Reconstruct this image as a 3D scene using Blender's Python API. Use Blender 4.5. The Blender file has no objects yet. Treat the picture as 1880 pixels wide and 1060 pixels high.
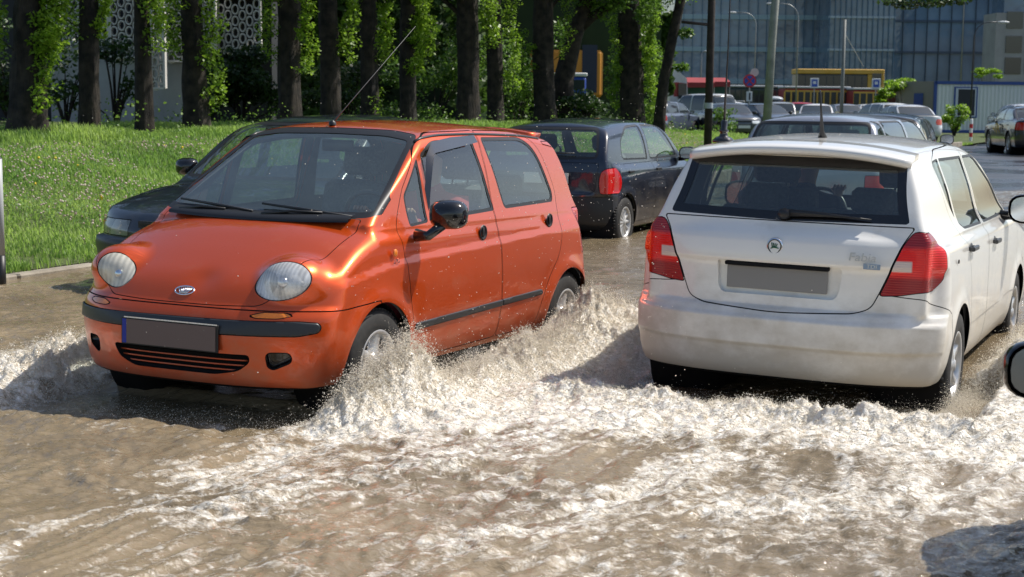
import bpy, math, random, sys
import numpy as np
from math import radians as RAD, sin, cos, pi
sc = bpy.context.scene
C = sc.collection
# ------------------------------------------------------------------ camera
F_PX, PITCH, ROLL, CAM_H = 2799.6, 0.12257, 0.008617, 1.6109
cd = bpy.data.cameras.new("camera"); cam = bpy.data.objects.new("camera", cd); C.objects.link(cam)
cd.sensor_fit = 'HORIZONTAL'; cd.sensor_width = 36.0; cd.lens = 36.0*F_PX/1880.0
cd.clip_start = 0.1; cd.clip_end = 2000
cam.location = (0, 0, CAM_H)
from mathutils import Matrix, Vector, Euler
cam.matrix_world = Matrix.Translation((0, 0, CAM_H)) @ Matrix.Rotation(pi/2-PITCH, 4, 'X') @ Matrix.Rotation(ROLL, 4, 'Z')
cd.dof.use_dof = True; cd.dof.focus_distance = 7.9; cd.dof.aperture_fstop = 7.0
sc.camera = cam
# ------------------------------------------------------------------ world, sun, exposure
SUN_AZ, SUN_EL = RAD(21), RAD(53)      # azimuth measured from +X towards +Y
w = bpy.data.worlds.new("World"); sc.world = w; w.use_nodes = True
nt = w.node_tree; bg = nt.nodes['Background']
sky = nt.nodes.new('ShaderNodeTexSky'); sky.sky_type = 'NISHITA'; sky.sun_disc = False
sky.sun_elevation = SUN_EL; sky.sun_rotation = pi/2-SUN_AZ
sky.dust_density = 1.5
nt.links.new(sky.outputs[0], bg.inputs[0]); bg.inputs[1].default_value = 0.12
sl = bpy.data.lights.new("sun", 'SUN'); sun = bpy.data.objects.new("sun", sl); C.objects.link(sun)
sl.energy = 4.6; sl.angle = RAD(0.6); sl.color = (1.0, 0.95, 0.87)
sun.rotation_euler = Vector((-cos(SUN_EL)*cos(SUN_AZ), -cos(SUN_EL)*sin(SUN_AZ), -sin(SUN_EL))).to_track_quat('-Z', 'Y').to_euler()
sc.view_settings.view_transform = 'Standard'; sc.view_settings.look = 'None'
sc.view_settings.exposure = 0.22; sc.view_settings.gamma = 1.0
sc.cycles.max_bounces = 10; sc.cycles.transparent_max_bounces = 24; sc.cycles.caustics_reflective = False
rng = np.random.default_rng(7); random.seed(7)

# camera ray helpers (used to turn measured positions into world points)
def ray(px, py):
    x, y = px-940, py-530
    cr, sr = cos(ROLL), sin(ROLL); x, y = cr*x+sr*y, -sr*x+cr*y
    u = -y/F_PX; c, s = cos(PITCH), sin(PITCH)
    return np.array([x/F_PX, c+s*u, -s+c*u])
def at(px, py, Y):
    d = ray(px, py); return np.array([0, 0, CAM_H])+Y/d[1]*d
def X_(px, Y): return at(px, 188, Y)[0]
def ZZ(py, Y, px=1400): return at(px, py, Y)[2]
def gnd(px, py, z=0.0):
    d = ray(px, py); return np.array([0, 0, CAM_H])+(z-CAM_H)/d[2]*d

# ------------------------------------------------------------------ helpers: objects
def tag(o, label=None, cat=None, group=None, kind=None):
    if label: o['label'] = label
    if cat: o['category'] = cat
    if group: o['group'] = group
    if kind: o['kind'] = kind
    return o
def empty(name, loc=(0, 0, 0), rot=(0, 0, 0), label=None, cat=None, group=None):
    o = bpy.data.objects.new(name, None); C.objects.link(o); o.location = loc; o.rotation_euler = rot
    o.empty_display_size = .2
    return tag(o, label, cat, group)
def mesh_obj(name, V, faces, mat, parent=None, smooth=True, normals=None, loc=None):
    me = bpy.data.meshes.new(name)
    V = np.asarray(V, dtype=np.float64)
    if isinstance(faces, np.ndarray):
        n, k = faces.shape
        me.vertices.add(len(V)); me.vertices.foreach_set('co', V.ravel())
        me.loops.add(n*k); me.loops.foreach_set('vertex_index', faces.ravel().astype(np.int32))
        me.polygons.add(n); me.polygons.foreach_set('loop_start', np.arange(0, n*k, k, dtype=np.int32))
        me.update(calc_edges=True); me.validate()
    else:
        me.from_pydata([tuple(v) for v in V], [], [tuple(int(i) for i in f) for f in faces])
    if smooth: me.polygons.foreach_set('use_smooth', np.ones(len(me.polygons), dtype=bool))
    if normals is not None and len(normals) == len(me.vertices):
        me.normals_split_custom_set_from_vertices([tuple(n) for n in normals])
    if mat: me.materials.append(mat)
    o = bpy.data.objects.new(name, me); C.objects.link(o)
    if parent: o.parent = parent
    if loc is not None: o.location = loc
    return o
class MB:
    """collects shapes into one mesh"""
    def __init__(s): s.V = []; s.F = []; s.n = 0
    def add(s, V, F):
        V = np.asarray(V, float).reshape(-1, 3)
        s.V.append(V); s.F += [tuple(int(i)+s.n for i in f) for f in F]; s.n += len(V); return s
    def box(s, c, h, rz=0.0, M=None, bev=0.0):
        c = np.array(c, float); hx, hy, hz = h
        if bev > 0:
            b = min(bev, hx*.49, hy*.49, hz*.49); pts = []; 
            for sx in (-1, 1):
                for sy in (-1, 1):
                    for sz in (-1, 1):
                        pts += [(sx*hx, sy*(hy-b), sz*(hz-b)), (sx*(hx-b), sy*hy, sz*(hz-b)), (sx*(hx-b), sy*(hy-b), sz*hz)]
            P = np.array(pts); 
            import bmesh
            bm = bmesh.new(); vs = [bm.verts.new(p) for p in P]
            r = bmesh.ops.convex_hull(bm, input=vs); bm.verts.index_update()
            P = np.array([v.co[:] for v in bm.verts]); F = [[v.index for v in f.verts] for f in bm.faces]; bm.free()
        else:
            P = np.array([(x, y, z) for x in (-hx, hx) for y in (-hy, hy) for z in (-hz, hz)])
            F = [(0, 1, 3, 2), (4, 6, 7, 5), (0, 4, 5, 1), (2, 3, 7, 6), (0, 2, 6, 4), (1, 5, 7, 3)]
        if M is not None: P = P@np.array(M).T
        cz, sz_ = cos(rz), sin(rz); P = P@np.array([[cz, sz_, 0], [-sz_, cz, 0], [0, 0, 1]])
        return s.add(P+c, F)
    def tube(s, pts, r, n=8, cap=True):
        pts = np.array(pts, float); m = len(pts); r = np.broadcast_to(np.array(r, float), (m,))
        T = np.gradient(pts, axis=0); T /= np.linalg.norm(T, axis=1)[:, None]+1e-9
        up = np.array([0, 0, 1.]) if abs(T[0][2]) < .9 else np.array([1., 0, 0])
        V = []
        a = np.linspace(0, 2*pi, n, endpoint=False); U = None
        for i in range(m):
            U = np.cross(up, T[i]) if U is None else U-T[i]*np.dot(U, T[i])
            U /= np.linalg.norm(U)+1e-9; W = np.cross(T[i], U)
            V.append(pts[i]+r[i]*(np.cos(a)[:, None]*U+np.sin(a)[:, None]*W))
        V = np.concatenate(V); F = []
        for i in range(m-1):
            for j in range(n):
                F.append((i*n+j, i*n+(j+1) % n, (i+1)*n+(j+1) % n, (i+1)*n+j))
        if cap: F.append(tuple(range(n))[::-1]); F.append(tuple((m-1)*n+j for j in range(n)))
        return s.add(V, F)
    def lathe(s, prof, n=32, c=(0, 0, 0), axis='z', close=False):
        a = np.linspace(0, 2*pi, n, endpoint=False); V = []
        for (r, h) in prof:
            for t in a:
                p = (r*cos(t), r*sin(t), h)
                if axis == 'y': p = (p[0], p[2], p[1])
                if axis == 'x': p = (p[2], p[0], p[1])
                V.append(p)
        F = []; m = len(prof)
        for i in range(m if close else m-1):
            for j in range(n):
                i2 = (i+1) % m
                F.append((i*n+j, i*n+(j+1) % n, i2*n+(j+1) % n, i2*n+j))
        return s.add(np.array(V)+np.array(c), F)
    def ell(s, c, r, n=16, m=10, M=None):
        V = []; 
        for i in range(m+1):
            ph = pi*i/m
            for j in range(n): V.append((sin(ph)*cos(2*pi*j/n)*r[0], sin(ph)*sin(2*pi*j/n)*r[1], cos(ph)*r[2]))
        V = np.array(V)
        if M is not None: V = V@np.array(M).T
        F = [(i*n+j, (i+1)*n+j, (i+1)*n+(j+1) % n, i*n+(j+1) % n) for i in range(m) for j in range(n)]
        return s.add(V+np.array(c), F)
    def build(s, name, mat, parent=None, smooth=False, loc=None):
        V = np.concatenate(s.V) if s.V else np.zeros((0, 3))
        return mesh_obj(name, V, s.F, mat, parent, smooth, loc=loc)

# ------------------------------------------------------------------ helpers: materials
def mat(name, col=(.5, .5, .5), rough=.5, metal=0.0, coat=0.0, spec=.5, trans=0.0, emit=None, alpha=None):
    m = bpy.data.materials.new(name); m.use_nodes = True; b = m.node_tree.nodes['Principled BSDF']
    b.inputs['Base Color'].default_value = (*col, 1); b.inputs['Roughness'].default_value = rough
    b.inputs['Metallic'].default_value = metal; b.inputs['Coat Weight'].default_value = coat
    b.inputs['Coat Roughness'].default_value = .04
    b.inputs['Specular IOR Level'].default_value = spec
    if emit: b.inputs['Emission Color'].default_value = (*emit[:3], 1); b.inputs['Emission Strength'].default_value = emit[3]
    return m
def N(m, t, **kw):
    n = m.node_tree.nodes.new(t)
    for k, v in kw.items():
        if k in n.inputs: n.inputs[k].default_value = v
        else: setattr(n, k, v)
    return n
def L(m, a, b): m.node_tree.links.new(a, b)
def P(m): return m.node_tree.nodes['Principled BSDF']
def ramp(m, src, stops, interp='LINEAR'):
    r = N(m, 'ShaderNodeValToRGB'); r.color_ramp.interpolation = interp
    el = r.color_ramp.elements
    while len(el) < len(stops): el.new(.5)
    for e, (p, c) in zip(el, stops): e.position = p; e.color = (*c, 1) if len(c) == 3 else c
    L(m, src, r.inputs[0]); return r.outputs[0]
def noise(m, scale, detail=4, rough=.55, obj=True, vec=None, dist=0.0):
    n = N(m, 'ShaderNodeTexNoise'); n.inputs['Scale'].default_value = scale; n.inputs['Detail'].default_value = detail
    n.inputs['Roughness'].default_value = rough; n.inputs['Distortion'].default_value = dist
    if vec is None:
        t = N(m, 'ShaderNodeTexCoord'); vec = t.outputs['Object']
    L(m, vec, n.inputs['Vector']); return n.outputs['Fac']
def noisecol(name, stops, scale, rough=.8, detail=5, bump=0.0, bscale=None, **kw):
    m = mat(name, rough=rough, **kw); f = noise(m, scale, detail)
    L(m, ramp(m, f, stops), P(m).inputs['Base Color'])
    if bump:
        b = N(m, 'ShaderNodeBump'); b.inputs['Strength'].default_value = 1; b.inputs['Distance'].default_value = bump
        L(m, noise(m, bscale or scale*3, 6), b.inputs['Height']); L(m, b.outputs[0], P(m).inputs['Normal'])
    return m
def paint(name, col, metal=0.0, rough=.35, dirt=None, dirt_amt=0.0, zlo=.2, zhi=.9, flake=0.0):
    m = mat(name, col, rough, metal, coat=1.0); p = P(m)
    t = N(m, 'ShaderNodeTexCoord'); sp = N(m, 'ShaderNodeSeparateXYZ'); L(m, t.outputs['Object'], sp.inputs[0])
    cur = None
    if dirt is not None:
        mr = N(m, 'ShaderNodeMapRange'); mr.inputs[1].default_value = zhi; mr.inputs[2].default_value = zlo
        L(m, sp.outputs[2], mr.inputs[0])
        n1 = noise(m, 5, 8, .65, vec=t.outputs['Object'])
        mp = N(m, 'ShaderNodeMapping'); mp.inputs['Scale'].default_value = (5, 5, 9.0); L(m, t.outputs['Object'], mp.inputs[0])
        n2 = noise(m, 1.0, 5, .6, vec=mp.outputs[0])
        a = N(m, 'ShaderNodeMath', operation='ADD'); L(m, n1, a.inputs[0]); L(m, n2, a.inputs[1])
        b_ = N(m, 'ShaderNodeMath', operation='MULTIPLY_ADD'); L(m, mr.outputs[0], b_.inputs[0]); b_.inputs[1].default_value = .9; L(m, a.outputs[0], b_.inputs[2])
        f = ramp(m, b_.outputs[0], [(0.0, (0, 0, 0)), (1.0, (1, 1, 1))])
        mr2 = N(m, 'ShaderNodeMapRange'); mr2.inputs[1].default_value = 1.12; mr2.inputs[2].default_value = 1.75; mr2.inputs[4].default_value = dirt_amt
        L(m, b_.outputs[0], mr2.inputs[0])
        mx = N(m, 'ShaderNodeMix', data_type='RGBA'); L(m, mr2.outputs[0], mx.inputs['Factor'])
        mx.inputs[6].default_value = (*col, 1); mx.inputs[7].default_value = (*dirt, 1)
        L(m, mx.outputs[2], p.inputs['Base Color'])
        cw = N(m, 'ShaderNodeMath', operation='MULTIPLY_ADD'); L(m, mr2.outputs[0], cw.inputs[0]); cw.inputs[1].default_value = -.95; cw.inputs[2].default_value = 1
        L(m, cw.outputs[0], p.inputs['Coat Weight'])
        rr = N(m, 'ShaderNodeMath', operation='MULTIPLY_ADD'); L(m, mr2.outputs[0], rr.inputs[0]); rr.inputs[1].default_value = .5; rr.inputs[2].default_value = rough
        L(m, rr.outputs[0], p.inputs['Roughness'])
    # water beads and faint orange peel
    b = N(m, 'ShaderNodeBump'); b.inputs['Strength'].default_value = .25; b.inputs['Distance'].default_value = .002
    L(m, noise(m, 6, 2, vec=t.outputs['Object']), b.inputs['Height'])
    vo = N(m, 'ShaderNodeTexVoronoi'); vo.inputs['Scale'].default_value = 70; L(m, t.outputs['Object'], vo.inputs['Vector'])
    bd = ramp(m, vo.outputs['Distance'], [(0.0, (1, 1, 1)), (.16, (.6, .6, .6)), (.22, (0, 0, 0))])
    b2 = N(m, 'ShaderNodeBump'); b2.inputs['Strength'].default_value = .5; b2.inputs['Distance'].default_value = .0022
    L(m, bd, b2.inputs['Height']); L(m, b.outputs[0], b2.inputs['Normal'])
    L(m, b2.outputs[0], p.inputs['Coat Normal'])
    return m
def glass(name, tint=(.55, .62, .58), refl=1.0, rough=0.0, streak=0.0, film=0.0, fcol=(.5, .5, .48), ribs=None):
    m = mat(name); nt = m.node_tree; out = nt.nodes['Material Output']; nt.nodes.remove(P(m))
    tr = N(m, 'ShaderNodeBsdfTransparent'); tr.inputs[0].default_value = (*tint, 1)
    gl = N(m, 'ShaderNodeBsdfGlossy'); gl.inputs['Roughness'].default_value = rough; gl.inputs[0].default_value = (refl, refl, refl, 1)
    ge = N(m, 'ShaderNodeNewGeometry'); dt = N(m, 'ShaderNodeVectorMath', operation='DOT_PRODUCT'); L(m, ge.outputs['Normal'], dt.inputs[0]); L(m, ge.outputs['Incoming'], dt.inputs[1])
    ab = N(m, 'ShaderNodeMath', operation='ABSOLUTE'); L(m, dt.outputs['Value'], ab.inputs[0]); om = N(m, 'ShaderNodeMath', operation='SUBTRACT'); om.inputs[0].default_value = 1; L(m, ab.outputs[0], om.inputs[1])
    pw = N(m, 'ShaderNodeMath', operation='POWER'); L(m, om.outputs[0], pw.inputs[0]); pw.inputs[1].default_value = 4.2
    fr = N(m, 'ShaderNodeMath', operation='MULTIPLY_ADD'); L(m, pw.outputs[0], fr.inputs[0]); fr.inputs[1].default_value = .88; fr.inputs[2].default_value = .10
    mx = N(m, 'ShaderNodeMixShader'); L(m, fr.outputs[0], mx.inputs[0]); L(m, tr.outputs[0], mx.inputs[1]); L(m, gl.outputs[0], mx.inputs[2])
    # dust / water film; on windows its tint also paints in reflected sky and trees
    df = N(m, 'ShaderNodeBsdfDiffuse'); df.inputs[0].default_value = (*fcol, 1)
    m2 = N(m, 'ShaderNodeMixShader'); L(m, mx.outputs[0], m2.inputs[1]); L(m, df.outputs[0], m2.inputs[2])
    f = ramp(m, noise(m, 5, 8, .7), [(.3, (film, film, film)), (.85, (film+streak, film+streak, film+streak))])
    if ribs:
        tc = N(m, 'ShaderNodeTexCoord'); wv = N(m, 'ShaderNodeTexWave'); wv.bands_direction = 'Y'; wv.inputs['Scale'].default_value = ribs; wv.inputs['Distortion'].default_value = 1.2; wv.inputs['Detail'].default_value = 1; wv.inputs['Detail Scale'].default_value = .4; L(m, tc.outputs['Object'], wv.inputs['Vector'])
        rq = N(m, 'ShaderNodeMath', operation='MULTIPLY_ADD'); L(m, wv.outputs['Fac'], rq.inputs[0]); rq.inputs[1].default_value = .38; rq.inputs[2].default_value = .82
        r2 = N(m, 'ShaderNodeMath', operation='MULTIPLY'); r2.use_clamp = True; L(m, rq.outputs[0], r2.inputs[0]); L(m, f, r2.inputs[1]); f = r2.outputs[0]
    L(m, f, m2.inputs[0])
    L(m, m2.outputs[0], out.inputs[0]); return m

M = {}
M['rubber'] = noisecol('rubber', [(.3, (.012, .012, .012)), (.7, (.03, .028, .026))], 30, .75)
M['black'] = mat('black_plastic', (.014, .014, .015), .45)
M['trim'] = mat('trim_plastic', (.03, .032, .035), .38)
M['dark'] = mat('dark_interior', (.014, .014, .015), .9, spec=.1); M['lining'] = mat('cabin_lining', (.10, .10, .10), .9, spec=.1)
M['seat'] = noisecol('seat_fabric', [(.3, (.07, .075, .08)), (.7, (.12, .125, .13))], 60, .95)
M['seat_grey'] = noisecol('seat_fabric_grey', [(.3, (.12, .13, .14)), (.7, (.2, .21, .22))], 60, .95)
M['chrome'] = mat('chrome', (.75, .76, .78), .12, 1.0)
M['alloy'] = noisecol('alloy', [(.3, (.5, .5, .5)), (.7, (.68, .68, .67))], 12, .35, metal=.55)
M['hub'] = noisecol('hubcap', [(.3, (.42, .42, .41)), (.7, (.6, .6, .59))], 12, .4, metal=.3)
M['glass_f'] = glass('glass_front', (.86, .94, .92), streak=.06, film=.05, fcol=(.34, .43, .41))
M['glass_s'] = glass('glass_side', (.74, .83, .79), streak=.03, film=.01, fcol=(.36, .42, .40))
M['glass_d'] = glass('glass_dark', (.60, .70, .66), streak=.05, film=.03, fcol=(.36, .42, .40))
M['glass_far'] = mat('glass_far', (.03, .04, .045), .06, spec=.9)
M['skin'] = mat('skin', (.48, .27, .18), .55)
M['amber'] = mat('amber_lens', (.75, .2, .01), .15, coat=1)
M['red_lens'] = mat('red_lens', (.62, .008, .006), .12, coat=1)
def mul(a, k): return tuple(min(1, x*k) for x in a)

# ------------------------------------------------------------------ car body engine
def pch(xs, ys):
    xs = np.array(xs, float); ys = np.array(ys, float); h = np.diff(xs); d = np.diff(ys)/h; m = np.zeros(len(xs))
    m[0] = d[0]; m[-1] = d[-1]
    for i in range(1, len(xs)-1):
        m[i] = 0 if d[i-1]*d[i] <= 0 else 2*d[i-1]*d[i]/(d[i-1]+d[i])
    def f(x):
        x = np.clip(x, xs[0], xs[-1]); i = np.clip(np.searchsorted(xs, x)-1, 0, len(h)-1)
        t = (x-xs[i])/h[i]; t2 = t*t; t3 = t2*t
        return (2*t3-3*t2+1)*ys[i]+(t3-2*t2+t)*h[i]*m[i]+(-2*t3+3*t2)*ys[i+1]+(t3-t2)*h[i]*m[i+1]
    return f
def smax(a, b, k):
    h = np.clip(.5+.5*(a-b)/k, 0, 1); return b+(a-b)*h+k*h*(1-h)
def smin(a, b, k): return -smax(-a, -b, k)
def nrm(f, e=.004):
    return f
def chaikin(pts, n=3, closed=True):
    p = np.array(pts, float)
    for _ in range(n):
        q = np.roll(p, -1, 0); a = .75*p+.25*q; b = .25*p+.75*q
        p = np.stack([a, b], 1).reshape(-1, 2)
    return p
def rpoly(pts, r):
    """polygon with corners rounded by r (a number or one per corner)"""
    p = np.array(pts, float); n = len(p); out = []; r = np.broadcast_to(r, (n,))
    for i in range(n):
        a, b, c = p[i-1], p[i], p[(i+1) % n]
        la, lc = np.linalg.norm(a-b), np.linalg.norm(c-b)
        q = min(r[i], la*.49, lc*.49); p0 = b+(a-b)/la*q; p2 = b+(c-b)/lc*q
        if q < 1e-4: out.append(b); continue
        for t in np.linspace(0, 1, 9): out.append((1-t)**2*p0+2*t*(1-t)*b+t*t*p2)
    return np.array(out)
def sdpoly(U, Vv, poly):
    poly = np.asarray(poly); n = len(poly); d = np.full(U.shape, 1e9); s = np.ones(U.shape)
    for i in range(n):
        a = poly[i]; b = poly[i-1]; ex, ey = b-a; wx = U-a[0]; wy = Vv-a[1]
        t = np.clip((wx*ex+wy*ey)/(ex*ex+ey*ey+1e-12), 0, 1); dx = wx-ex*t; dy = wy-ey*t
        d = np.minimum(d, dx*dx+dy*dy)
        c1 = Vv >= a[1]; c2 = Vv < b[1]; c3 = ex*wy > ey*wx
        s = np.where((c1 & c2 & c3) | (~c1 & ~c2 & ~c3), -s, s)
    return s*np.sqrt(d)
class PMesh:
    def __init__(s, V, Nn, Q, polys=None): s.V, s.N, s.Q, s.P = V, Nn, Q, polys or []
    def clip(s, g):
        """split at g=0 into (inside g<0, outside)"""
        sg = g < 0; Q = s.Q; cnt = sg[Q].sum(1) if len(Q) else np.zeros(0, int)
        Qi = Q[cnt == 4] if len(Q) else Q; Qo = Q[cnt == 0] if len(Q) else Q
        mixed = [tuple(q) for q in Q[(cnt > 0) & (cnt < 4)]] if len(Q) else []
        Pi, Po = [], []
        for p in s.P:
            c = sum(bool(sg[i]) for i in p)
            if c == len(p): Pi.append(p)
            elif c == 0: Po.append(p)
            else: mixed.append(p)
        cache = {}; nV = []; nN = []; base = len(s.V)
        def cut(i, j):
            key = (i, j) if i < j else (j, i)
            if key in cache: return cache[key]
            a, b = key; t = g[a]/(g[a]-g[b]); t = min(max(t, 1e-4), 1-1e-4)
            nV.append(s.V[a]*(1-t)+s.V[b]*t); nn = s.N[a]*(1-t)+s.N[b]*t; nN.append(nn/(np.linalg.norm(nn)+1e-9))
            cache[key] = base+len(nV)-1; return cache[key]
        for p in mixed:
            ins, outs = [], []
            for k in range(len(p)):
                i, j = p[k], p[(k+1) % len(p)]
                (ins if sg[i] else outs).append(i)
                if sg[i] != sg[j]: c = cut(i, j); ins.append(c); outs.append(c)
            if len(ins) > 2: Pi.append(tuple(ins))
            if len(outs) > 2: Po.append(tuple(outs))
        V = np.vstack([s.V, np.array(nV)]) if nV else s.V; Nn = np.vstack([s.N, np.array(nN)]) if nV else s.N
        return PMesh(V, Nn, Qi, Pi), PMesh(V, Nn, Qo, Po)
    def count(s): return len(s.Q)+len(s.P)
    def compact(s):
        used = np.zeros(len(s.V), bool)
        if len(s.Q): used[s.Q.ravel()] = True
        for p in s.P: used[list(p)] = True
        ix = -np.ones(len(s.V), int); ix[used] = np.arange(used.sum())
        F = ([tuple(ix[q]) for q in s.Q] if len(s.Q) else [])+[tuple(ix[i] for i in p) for p in s.P]
        return s.V[used], s.N[used], F
    def build(s, name, m, parent, off=0.0, flip=False):
        if s.count() == 0: return None
        V, Nn, F = s.compact(); V = V+Nn*off
        if flip: F = [f[::-1] for f in F]
        return mesh_obj(name, V, F, m, parent, True, normals=(-Nn if flip else Nn))
def body_mesh(f, sp, step):
    """sample the implicit body f on a box-topology grid thrown out from a spine"""
    xf, xr, zc, W_, up, dn = sp
    nx = max(6, int((xf-xr)/step)); ny = max(8, int(2*W_/step)); nz = max(8, int((up+dn)/step)); nf = max(4, int(1.0/step*.9))
    xs = np.linspace(xr, xf, nx+1); ys = np.linspace(-W_, W_, ny+1); zs = np.linspace(-dn, up, nz+1)
    keys = {}; O = []; D = []
    def vid(kx, y, z, ox, dx):
        k = (kx, y, z, dx)
        if k not in keys: keys[k] = len(O); O.append((ox, 0, zc)); D.append((dx, ys[y], zs[z]))
        return keys[k]
    Q = []
    # side/top/bottom sleeve : rings of perimeter indices
    per = [(j, nz) for j in range(ny, 0, -1)]+[(0, k) for k in range(nz, 0, -1)]+[(j, 0) for j in range(0, ny)]+[(ny, k) for k in range(0, nz)]
    capd = .75; nc = max(4, int(capd/step))
    rows = []
    for c in range(nc+1): rows.append((-2-(nc-c) if c < nc else 0, xs[0], -capd*(nc-c)/nc))
    for i in range(1, nx+1): rows.append((i, xs[i], 0.0))
    for c in range(1, nc+1): rows.append((10000+c, xs[-1], capd*c/nc))
    grid = [[vid(r[0], j, k, r[1], r[2]) for (j, k) in per] for r in rows]
    m = len(per)
    for a in range(len(rows)-1):
        for b in range(m):
            Q.append((grid[a][b], grid[a+1][b], grid[a+1][(b+1) % m], grid[a][(b+1) % m]))
    for r, sgn in ((rows[0], -1), (rows[-1], 1)):
        g = [[vid(r[0], j, k, r[1], r[2]) for k in range(nz+1)] for j in range(ny+1)]
        for j in range(ny):
            for k in range(nz):
                q = (g[j][k], g[j+1][k], g[j+1][k+1], g[j][k+1]); Q.append(q if sgn > 0 else q[::-1])
    O = np.array(O); D = np.array(D); D /= np.linalg.norm(D, axis=1)[:, None]
    lo = np.zeros(len(O)); hi = np.full(len(O), 3.2)
    for _ in range(26):
        mid = (lo+hi)/2; pz = O+D*mid[:, None]; v = f(pz[:, 0], pz[:, 1], pz[:, 2]) < 0
        lo = np.where(v, mid, lo); hi = np.where(v, hi, mid)
    V = O+D*lo[:, None]; e = .003; G = np.zeros_like(V)
    for a in range(3):
        d = np.zeros(3); d[a] = e; p1 = V+d; p0 = V-d
        G[:, a] = f(p1[:, 0], p1[:, 1], p1[:, 2])-f(p0[:, 0], p0[:, 1], p0[:, 2])
    G /= np.linalg.norm(G, axis=1)[:, None]+1e-12
    Q = np.array(Q)
    # orient outward
    c = V[Q]; n = np.cross(c[:, 2]-c[:, 0], c[:, 3]-c[:, 1]); fl = (n*G[Q[:, 0]]).sum(1) < 0; Q[fl] = Q[fl][:, ::-1]
    return PMesh(V, G, Q)

def make_field(S):
    wp, zt, fz, rz = pch(*S['wp']), pch(*S['zt']), pch(*S['fz']), pch(*S['rz'])
    xw, xr, zr, wc = pch(*S['xw']), pch(*S['xr']), pch(*S['zr']), pch(*S['wc'])
    Wm = S['W']; fa, fp = S.get('fplan', (.26, 3)); ra_, rp = S.get('rplan', (.22, 4)); zb = S.get('zb', .2)
    arches = S['wheels']; AR = S['arch']; hub = S['hubz']; kl = S.get('kl', .05); kc = S.get('kc', .06)
    crease = pch(*S['crease']) if 'crease' in S else None
    hc = S.get('hoodcrown', .07); extra = S.get('extra')
    rcv = S.get('rcrown', .06)
    xm = (S['xr'][1][0]+S['xw'][1][0])/2; hl = abs(S['xw'][1][0]-S['xr'][1][0])/2
    def f(x, y, z):
        ay = np.sqrt(y*y+1e-6)
        W = wp(z)
        if crease is not None:
            d = z-crease(x); W = W-.012*np.clip(d/.02, -1, 1)*.5-.0*d
        for xa in arches:
            r = np.sqrt((x-xa)**2+(z-hub)**2); W = W+S.get('flare', .014)*np.exp(-((r-AR-.01)/.055)**2)
        g = ay-W
        t = (z-(zt(x)-hc*(ay/Wm)**2.6))/1.1
        fr = (x-(fz(z)-fa*np.minimum(ay/Wm, 1.15)**fp))*.95
        re = ((rz(z)+ra_*np.minimum(ay/Wm, 1.15)**rp)-x)*.95
        lower = smax(smax(smax(g, t, kl), fr, kl), re, kl)
        g2 = (ay-(wc(z)-.035*np.abs((x-xm)/hl)**2.5))*.96
        wsl = (x-(xw(z)-S.get('wcv', .17)*y*y))*.75
        rsl = ((xr(z)+S.get('rcv', .12)*y*y)-x)*.93
        rf = z-(zr(x)-rcv*(ay/.6)**2.4)
        cab = smax(smax(smax(g2, rf, kc), wsl, kc*.6), rsl, kc*.6)
        cab = smax(cab, S.get('cabz', .6)-z, .02)
        v = smin(lower, cab, S.get('kj', .03))
        v = smax(v, zb-z, .03)
        if extra is not None: v = extra(x, y, z, v)
        return v
    return f
def sideR(poly, sgn, inset=0.0):
    def g(V, Nn): return np.maximum(sdpoly(V[:, 0], V[:, 2], poly), np.where((V[:, 1]*sgn > .2) & (np.abs(V[:, 1]) > .2), -9.0, 9.0))+inset
    return g
def frontR(poly, xmin=None, xmax=None, mir=False):
    def g(V, Nn):
        yy = np.abs(V[:, 1]) if mir else V[:, 1]
        d = sdpoly(yy, V[:, 2], poly)
        if xmin is not None: d = np.maximum(d, xmin-V[:, 0])
        if xmax is not None: d = np.maximum(d, V[:, 0]-xmax)
        return d
    return g
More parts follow.
